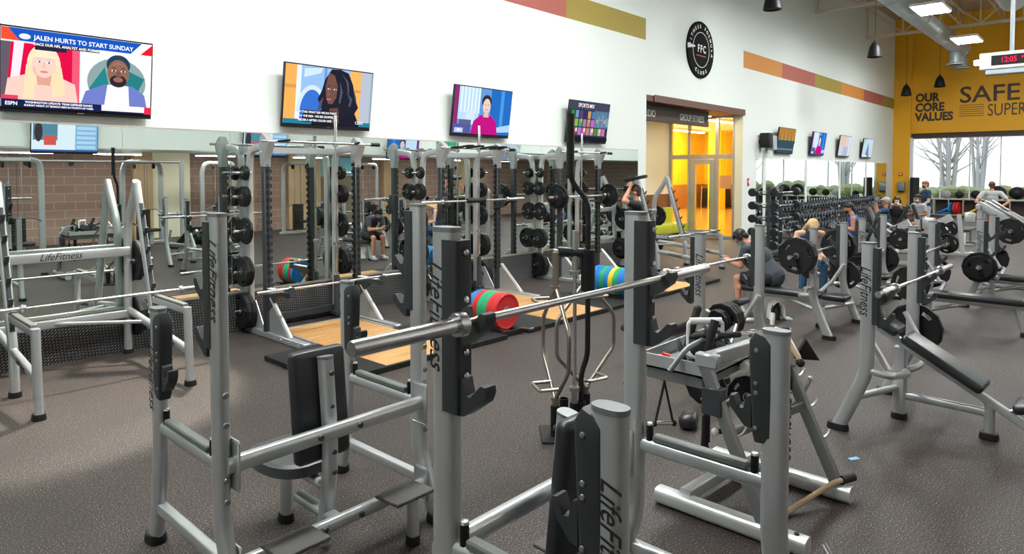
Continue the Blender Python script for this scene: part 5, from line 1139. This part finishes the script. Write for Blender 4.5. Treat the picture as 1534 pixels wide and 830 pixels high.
def person(label, loc, rz, J, skin, hair, wear, vox=.011, hcurl=.5, female=False, palm=None, hairlong=False):
    t = thing('person', label, 'person', loc, rz, None)
    g = {k: V(v) for k, v in J.items()}
    for k in ('shoulder','elbow','wrist','hip','knee','ankle','toe'):
        if k in g:
            p = g.pop(k); g[k+'R'] = p; g[k+'L'] = V((-p.x,p.y,p.z))
    pel, ch, nk, hd = g['pelvis'], g['chest'], g['neck'], g['head']
    up = g.get('hup', (hd-nk).normalized()).normalized(); fwd = g['face']; fwd = (fwd-up*fwd.dot(up)).normalized(); sd = fwd.cross(up); F = M((sd, fwd, up)).transposed()
    k = .9 if female else 1.
    def torso(m, mt, e=0., sho=True):
        ax = (nk-pel).normalized(); 
        fr = V((0,1,0)); fr = (fr-ax*fr.dot(ax)).normalized(); fx = fr.cross(ax); T = M((fx, fr, ax)).transposed()
        m.ball(pel+ax*.02, (.165*k+e,.115+e,.13+e), mt, 18, T); m.ball(pel.lerp(ch,.5), (.135*k+e,.10+e,.16+e), mt, 18, T)
        m.ball(ch, (.165*k+e,.118+e,.19+e), mt, 18, T); m.ball(ch.lerp(nk,.6), (.17*k+e,.095+e,.10+e), mt, 18, T)
        for s_ in ('RL' if sho else ''): m.cap(nk.lerp(g['shoulder'+s_],.25)-ax*.03, g['shoulder'+s_], .055+e, .058*k+e, mt)
    sk = skin; m = MB(); torso(m, sk)
    m.cap(nk-up*.05, hd-up*.05, .055*k, .05*k, sk)
    m.ball(hd+up*.02-fwd*.012, (.074,.094,.098), sk, 20, F); m.ball(hd-up*.045+fwd*.018, (.057,.068,.07), sk, 16, F); m.ball(hd-up*.095+fwd*.055, (.026,.022,.02), sk, 12, F)
    m.cap(hd+up*.015+fwd*.082, hd-up*.022+fwd*.106, .009, .014, sk, 8)
    for s_ in (-1,1): m.ball(hd+sd*s_*.076-up*.01-fwd*.01, (.012,.022,.032), sk, 10, F)
    m.cap(hd+fwd*.078+sd*.035+up*.03, hd+fwd*.078-sd*.035+up*.03, .014, .014, sk, 8); m.cap(hd+fwd*.083-up*.062+sd*.016, hd+fwd*.083-up*.062-sd*.016, .010, .010, sk, 8)
    for s_ in 'RL':
        sh, el, wr = g['shoulder'+s_], g['elbow'+s_], g['wrist'+s_]
        m.cap(sh, el, .055*k, .041*k, sk); m.cap(el, wr, .042*k, .027*k, sk); m.ball(sh.lerp(el,.45), .052*k, sk, 12); m.ball(el.lerp(wr,.3), .044*k, sk, 12)
        pn = g.get('palm'+s_, V((0,0,-1))); hand(m, wr, g.get('hand'+s_, wr-el), pn, sk, hcurl)
        hp, kn, an = g['hip'+s_], g['knee'+s_], g['ankle'+s_]
        m.cap(hp, kn, .088*k, .056, sk); m.cap(kn, an, .056, .038, sk); cf = kn.lerp(an,.3); m.ball(cf+V((0,-.02,0)), .058, sk, 12); m.ball(kn, .058, sk, 12)
        m.cap(an, g['toe'+s_], .036, .028, sk)
    remesh(m, 'body', t, vox, 3)
    e = MB()
    for s_ in (-1,1): e.ball(hd+fwd*.084+sd*s_*.031+up*.012, (.013,.008,.008), 'eye', 10, F)
    e.build('eyes', t)
    if hair:
        h = MB(); h.ball(hd+up*.036-fwd*.03, (.086,.095,.092), hair, 20, F); h.ball(hd+up*.075+fwd*.02, (.07,.068,.045), hair, 16, F); h.ball(hd-up*.03-fwd*.065, (.066,.045,.06), hair, 14, F)
        if hairlong:
            for s_ in (-1,1): h.cap(hd+sd*s_*.07-fwd*.02, hd+sd*s_*.085-up*.22-fwd*.03, .04, .03, hair)
            h.cap(hd-fwd*.07, hd-fwd*.09-up*.25, .07, .05, hair)
        remesh(h, 'hair', t, .01, 2)
    for nm, mt in wear.items():
        m = MB()
        if nm in ('shirt','tank_top','sweater'):
            torso(m, mt, .014, nm != 'tank_top')
            if nm != 'tank_top':
                for s_ in 'RL':
                    sh, el, wr = g['shoulder'+s_], g['elbow'+s_], g['wrist'+s_]
                    if nm == 'shirt': m.rod(sh, sh.lerp(el,.68), .068*k, mt, 14, .066*k); m.ball(sh, .068*k, mt, 12)
                    else: m.cap(sh, el, .068*k, .054, mt); m.rod(el, el.lerp(wr,.9), .054, mt, 12, .04)
            ax = (nk-pel).normalized(); m.cap(pel-ax*.01, pel+ax*.14, .176*k, .155*k, mt, 18)
        elif nm in ('shorts','trousers'):
            ax = (nk-pel).normalized()
            m.ball(pel, (.172*k,.13,.14), mt, 18)
            for s_ in 'RL':
                hp, kn, an = g['hip'+s_], g['knee'+s_], g['ankle'+s_]
                m.ball(hp, .108*k, mt, 14)
                if nm == 'shorts': m.rod(hp, hp.lerp(kn,.86), .104*k, mt, 16, .092)
                else: m.cap(hp, kn, .104*k, .072, mt); m.rod(kn, kn.lerp(an,.95), .07, mt, 14, .058)
        elif nm == 'shoes':
            for s_ in 'RL':
                an, to = g['ankle'+s_], g['toe'+s_]; d = V((to.x-an.x,to.y-an.y,0)).normalized(); b = V((an.x,an.y,to.z+.012)); 
                m.cap(b-d*.04, b+d*.16, .045, .042, mt); m.cap(b-d*.04+V((0,0,.04)), b+d*.05+V((0,0,.03)), .045, .04, mt); m.rod(b+V((0,0,.03)), an+V((0,0,.03)), .05, mt, 12, .046)
        elif nm == 'face_mask':
            m.ball(hd-up*.05+fwd*.045, (.058,.056,.048), mt, 16, F)
        elif nm == 'cap':
            m.ball(hd+up*.05-fwd*.01, (.092,.104,.082), mt, 18, F); m.box(hd+up*.055+fwd*.13, (.13,.11,.012), mt, .004, rot=F)
        elif nm == 'headphones':
            pts = [hd+sd*math.cos(a)*.098+up*(math.sin(a)*.12+.01)-fwd*.01 for a in [PI*i/12 for i in range(13)]]
            m.tube(pts, .009, mt, 8)
            for s_ in (-1,1): m.rod(hd+sd*s_*.078-up*.01-fwd*.01, hd+sd*s_*.112-up*.01-fwd*.01, .04, mt, 18)
            m.build(nm, t); continue
        else: continue
        remesh(m, nm, t, .012, 3)
    return t, g
def seated(L_=25, hd_=15, seat=.45, spread=.13):
    a, b = R(L_), R(L_+hd_); p = V((0,0,seat+.13)); 
    f = lambda d, an: V((0,math.sin(an)*d,math.cos(an)*d))
    nk = p+f(.28,a*.7)+f(.24,a*1.2); hd = nk+f(.17,b)
    return dict(pelvis=p, chest=p+f(.30,a*.75), neck=nk, head=hd, hup=f(1,b), face=(0,math.cos(b),-math.sin(b)), shoulder=(nk.x+.19, nk.y-.0, nk.z-.055), hip=(.10,.02,seat+.10), knee=(spread,.44,seat+.06), ankle=(spread+.01,.40,.095), toe=(spread+.02,.56,.035))
# man looking at his phone on the loaded bench
J = seated(38, 22, .47); J['elbow'] = (.20,.36,.72); J['wrist'] = (.06,.60,.75); J['palmR'] = V((-.6,0,.8)); J['palmL'] = V((.6,0,.8)); J['handR'] = V((-.5,.8,.1)); J['handL'] = V((.5,.8,.1))
man, gj = person('person in slate shirt and headphones hunched on a bench over a phone', (9.36,3.60,0), .02, J, 'skin_a', 'hair_dark', dict(shirt='cloth_slate', shorts='cloth_black', shoes='cloth_grey', face_mask='mask_blue', headphones='matte_black'), .009, .55)
o = MB().box((0,0,0), (.075,.15,.012), 'black', .004); o.b2((-.034,-.068,.0062), (.034,.068,.0066), G((.2,.25,.35))); o = o.build('mobile_phone'); o.location = (9.36,3.60+.69,.785); o.rotation_euler = (R(28),0,0); tag(o, 'black phone held by the hunched man in slate shirt', 'phone')
# man pressing a plate overhead
J = dict(pelvis=(0,0,.97), chest=(0,0,1.27), neck=(0,.0,1.50), head=(0,.05,1.655), hup=V((0,.18,1)), face=(0,1,-.35), shoulder=(.20,.0,1.44), elbow=(.30,.22,1.52), wrist=(.14,.12,1.74), hip=(.1,0,.92), knee=(.12,.02,.5), ankle=(.13,0,.09), toe=(.15,.16,.035), handR=V((-.3,-.2,.9)), handL=V((.3,-.2,.9)), palmR=V((-1,0,-.2)), palmL=V((1,0,-.2)))
person('person in black shirt holding a weight plate above the head', (9.80,6.06,.055), .55, J, 'skin_a', 'hair_brown', dict(shirt='cloth_black', shorts='cloth_black', shoes='matte_black', face_mask='mask_blue'), .009, .35)
plate(.20, .045, (9.80,6.10,.055+1.89), (-.1,.18,1), 'black plate held overhead by the man in black shirt')
# blonde leaning forward
J = seated(26, 38, .50, .15); J['elbow'] = (.27,.25,.80); J['wrist'] = (.12,.46,.74)
person('person with blond hair bent forward on a bench, bare shoulders', (11.5,3.86,0), PI/2+.6, J, 'skin_c', 'hair_blond', dict(tank_top='cloth_blue', trousers='cloth_denim', shoes='cloth_white'), .011, .6, True, hairlong=True)
J = seated(14, 10, .46); J['elbow'] = (.24,.12,.80); J['wrist'] = (.18,.36,.86)
person('person in blue tank top seated with elbows bent, lifting dumbbells', (15.95,4.25,0), .35, J, 'skin_a', 'hair_dark', dict(tank_top='cloth_blue', shorts='cloth_grey', shoes='matte_black', face_mask='black'), .012, .9)
def held(x, y, z, label, rz=0):
    o = DM[1].copy(); C.objects.link(o); o.location = (x,y,z); o.rotation_euler = (0,0,rz); tag(o, label, 'dumbbell', 'dumbbells in hands')
a = .35
for s_, nm in ((1,'right'),(-1,'left')):
    p = M.Rotation(a,3,'Z') @ V((s_*.17,.45,.88)); held(15.95+p.x, 4.25+p.y, p.z, f'dumbbell in the {nm} hand of the man in blue tank top', PI/2)
J = seated(-12, 14, .46); J['elbow'] = (.32,.12,1.0); J['wrist'] = (.27,.14,1.26); J['handR'] = V((0,0,1)); J['handL'] = V((0,0,1)); J['palmR'] = V((0,1,0)); J['palmL'] = V((0,1,0))
person('person in grey cap and dark blue shirt reclining, pressing dumbbells', (19.75,4.7,0), .3, J, 'skin_a', None, dict(shirt='cloth_navy', shorts='cloth_black', shoes='matte_black', cap='cloth_grey'), .012, .9)
for s_, nm in ((1,'right'),(-1,'left')):
    p = M.Rotation(.3,3,'Z') @ V((s_*.27,.14,1.36)); held(19.75+p.x, 4.7+p.y, p.z, f'dumbbell in the {nm} hand of the man in grey cap', .3+PI/2)
J = seated(12, 8, .46); J['elbow'] = (.22,.2,.82); J['wrist'] = (.12,.3,1.08)
person('person with dark hair and white mask in black top, seated', (21.1,4.62,0), PI/2+.1, J, 'skin_c', 'hair_dark', dict(sweater='cloth_black', trousers='cloth_black', shoes='matte_black', face_mask='cloth_white'), .012, .7, True, hairlong=True)
J = seated(8, 5, .46); J['elbow'] = (.24,.06,.80); J['wrist'] = (.22,.3,.78)
person('person with dark hair in pale grey shirt seated behind the standing man', (23.0,4.42,0), 1.0, J, 'skin_b', 'hair_dark', dict(shirt='cloth_grey', shorts='cloth_black', shoes='matte_black', face_mask='cloth_white'), .012, .8)
J = dict(pelvis=(0,0,.97), chest=(0,.02,1.27), neck=(0,.0,1.49), head=(0,.04,1.655), face=(0,1,-.05), shoulder=(.21,.0,1.43), elbow=(.26,.02,1.14), wrist=(.23,.24,.98), hip=(.1,0,.92), knee=(.11,.03,.5), ankle=(.12,0,.09), toe=(.14,.16,.035))
person('person standing in teal blue shirt, grey shorts and black mask', (24.3,4.52,0), .5, J, 'skin_c', 'hair_red', dict(shirt='cloth_navy', shorts='cloth_grey', shoes='cloth_navy', face_mask='black'), .012, .9)
p = M.Rotation(.5,3,'Z') @ V((-.23,.32,.95)); held(24.3+p.x, 4.52+p.y, p.z, 'dumbbell in the left hand of the standing man in teal blue', .5)
p = M.Rotation(.5,3,'Z') @ V((.23,.32,.95)); held(24.3+p.x, 4.52+p.y, p.z, 'dumbbell in the right hand of the standing man in teal blue', .5)
J = dict(pelvis=(0,0,.97), chest=(0,.02,1.27), neck=(0,.0,1.49), head=(0,.03,1.655), face=(0,1,-.05), shoulder=(.22,.0,1.43), elbow=(.40,-.10,1.18), wrist=(.20,-.10,1.04), hip=(.1,0,.92), knee=(.13,.0,.5), ankle=(.15,-.02,.09), toe=(.19,.14,.035), handR=V((-.9,.1,-.2)), handL=V((.9,.1,-.2)), palmR=V((0,1,0)), palmL=V((0,1,0)))
person('person seen from behind in grey shirt and red shorts, hands on hips', (24.0,2.80,0), -PI/2+.3, J, 'skin_a', 'hair_brown', dict(shirt='cloth_grey', shorts='cloth_red', shoes='cloth_white'), .012, .4)

# ------------------------------------------------------------------ outside
f = MB().b2((37.7,-40,-.25), (110,60,-.15), 'grass'); o = struct('ground_outside', f)
def blob(name, label, cat, loc, size, m_, n=26, seed=1, group=None):
    rnd = random.Random(seed); mb = MB()
    for i in range(n):
        p = V((rnd.uniform(-1,1)*size[0], rnd.uniform(-1,1)*size[1], rnd.uniform(.1,.8)*size[2])); r = rnd.uniform(.14,.30)*size[2]
        mb.ball(p, (r,r,r*.85), m_, 10)
    o = mb.build(name); o.location = loc; return tag(o, label, cat, group)
for i in range(6):
    blob('hedge', f'green shrub beyond the end window, {ords(i+1)} from the left', 'shrub', (44+i % 2*1.2,13-i*7.2,-.2), (1.3,3.0,1.35+.2*(i % 3)), 'leaf_teal' if i in (3,4) else 'leaf', 120, i, 'shrubs outside')
def tree(x, y, h, seed, label):
    rnd = random.Random(seed); t = thing('bare_tree', label, 'tree', (x,y,-.2), 0, 'bare trees outside'); mb = MB()
    for k in range(5):
        a = 2*PI*k/5+rnd.random()*.8; b0 = V((math.cos(a)*.2, math.sin(a)*.2, 0)); b1 = V((math.cos(a)*.5, math.sin(a)*.5, h*.35)); b2 = V((math.cos(a)*1.5, math.sin(a)*1.5, h)); mb.sweep([b0,b1,b1.lerp(b2,.5)+V((.1,.1,0)),b2], circ(.12,8), 'bark', (1,.2,.1), scale=[1.3,.9,.6,.2])
    mb.build('trunk', t); mb = MB()
    for k in range(46):
        a = rnd.random()*2*PI; z = rnd.uniform(.22,.85)*h; r0 = .3+z/h*1.1; p = V((math.cos(a)*r0, math.sin(a)*r0, z)); q = p+V((math.cos(a)*rnd.uniform(.8,2.2), math.sin(a)*rnd.uniform(.8,2.2), rnd.uniform(.8,2.4)))
        mb.sweep([p-V((math.cos(a)*.5, math.sin(a)*.5,.5)),p,p.lerp(q,.5)+V((0,0,-.1)),q], circ(.05,5), 'bark', (.3,.2,1), scale=[1.2,1,.7,.25])
    mb.build('branches', t)
for i, (x, y, h) in enumerate(((52,8.4,10),(66,8.6,13),(64,18,9),(64,-1.5,10),(52,-5.5,9))): tree(x, y, h, 11+i, f'bare multi stemmed tree beyond the end window, {["nearest left","nearest right","far left","far right","farthest right"][i]}')

# ------------------------------------------------------------------ light, world, camera
w = bpy.data.worlds.new('World'); S.world = w; w.use_nodes = True
bg = w.node_tree.nodes['Background']; bg.inputs[0].default_value = (.93,.96,1,1); bg.inputs[1].default_value = .75
sp = bpy.data.lights.new('added_sun_patch_spot', 'SPOT'); sp.energy = 700; sp.spot_size = R(34); sp.spot_blend = .25; sp.shadow_soft_size = .12; sp.color = (1,.93,.78)  # no real fixture: added spot imitating mirrored sunlight on the left floor
so = bpy.data.objects.new('added_sun_patch_spot', sp); C.objects.link(so); so.location = (3.6,8.1,4.6)
so.rotation_euler = (V((1.7,6.9,0))-V((3.6,8.1,4.6))).to_track_quat('-Z','Y').to_euler()
sp2 = bpy.data.lights.new('added_sun_streak_spot', 'SPOT'); sp2.energy = 480; sp2.spot_size = R(30); sp2.spot_blend = .18; sp2.shadow_soft_size = .1; sp2.color = (1,.97,.9)  # added unseen spot in place of the sun streak on the upper left wall
so2 = bpy.data.objects.new('added_sun_streak_spot', sp2); C.objects.link(so2); so2.location = (5.5,2.2,8.2); so2.rotation_euler = (V((1.3,8.4,4.0))-V((5.5,2.2,8.2))).to_track_quat('-Z','Y').to_euler()
cam = bpy.data.cameras.new('camera'); co = bpy.data.objects.new('camera', cam); C.objects.link(co); S.camera = co
FPX, YAW, PIT, HOR = 1000., R(42.38), R(2.2), 258.
cam.sensor_fit = 'HORIZONTAL'; cam.sensor_width = 36; cam.lens = 36*FPX/1534; cam.clip_start = .05; cam.clip_end = 400
fw = V((math.cos(YAW)*math.cos(PIT), math.sin(YAW)*math.cos(PIT), -math.sin(PIT)))
co.location = (0,0,2.05); co.rotation_euler = fw.to_track_quat('-Z','Y').to_euler()
cam.shift_y = -(415-(HOR+FPX*math.tan(PIT)))/1534
S.view_settings.view_transform = 'Standard'; S.view_settings.look = 'None'; S.view_settings.gamma = 1; S.view_settings.use_curve_mapping = False
S.view_settings.exposure = 1.44
S.cycles.use_denoising = True; S.cycles.max_bounces = 10; S.cycles.diffuse_bounces = 4; S.cycles.glossy_bounces = 5; S.cycles.transparent_max_bounces = 12
S.cycles.sample_clamp_indirect = 6
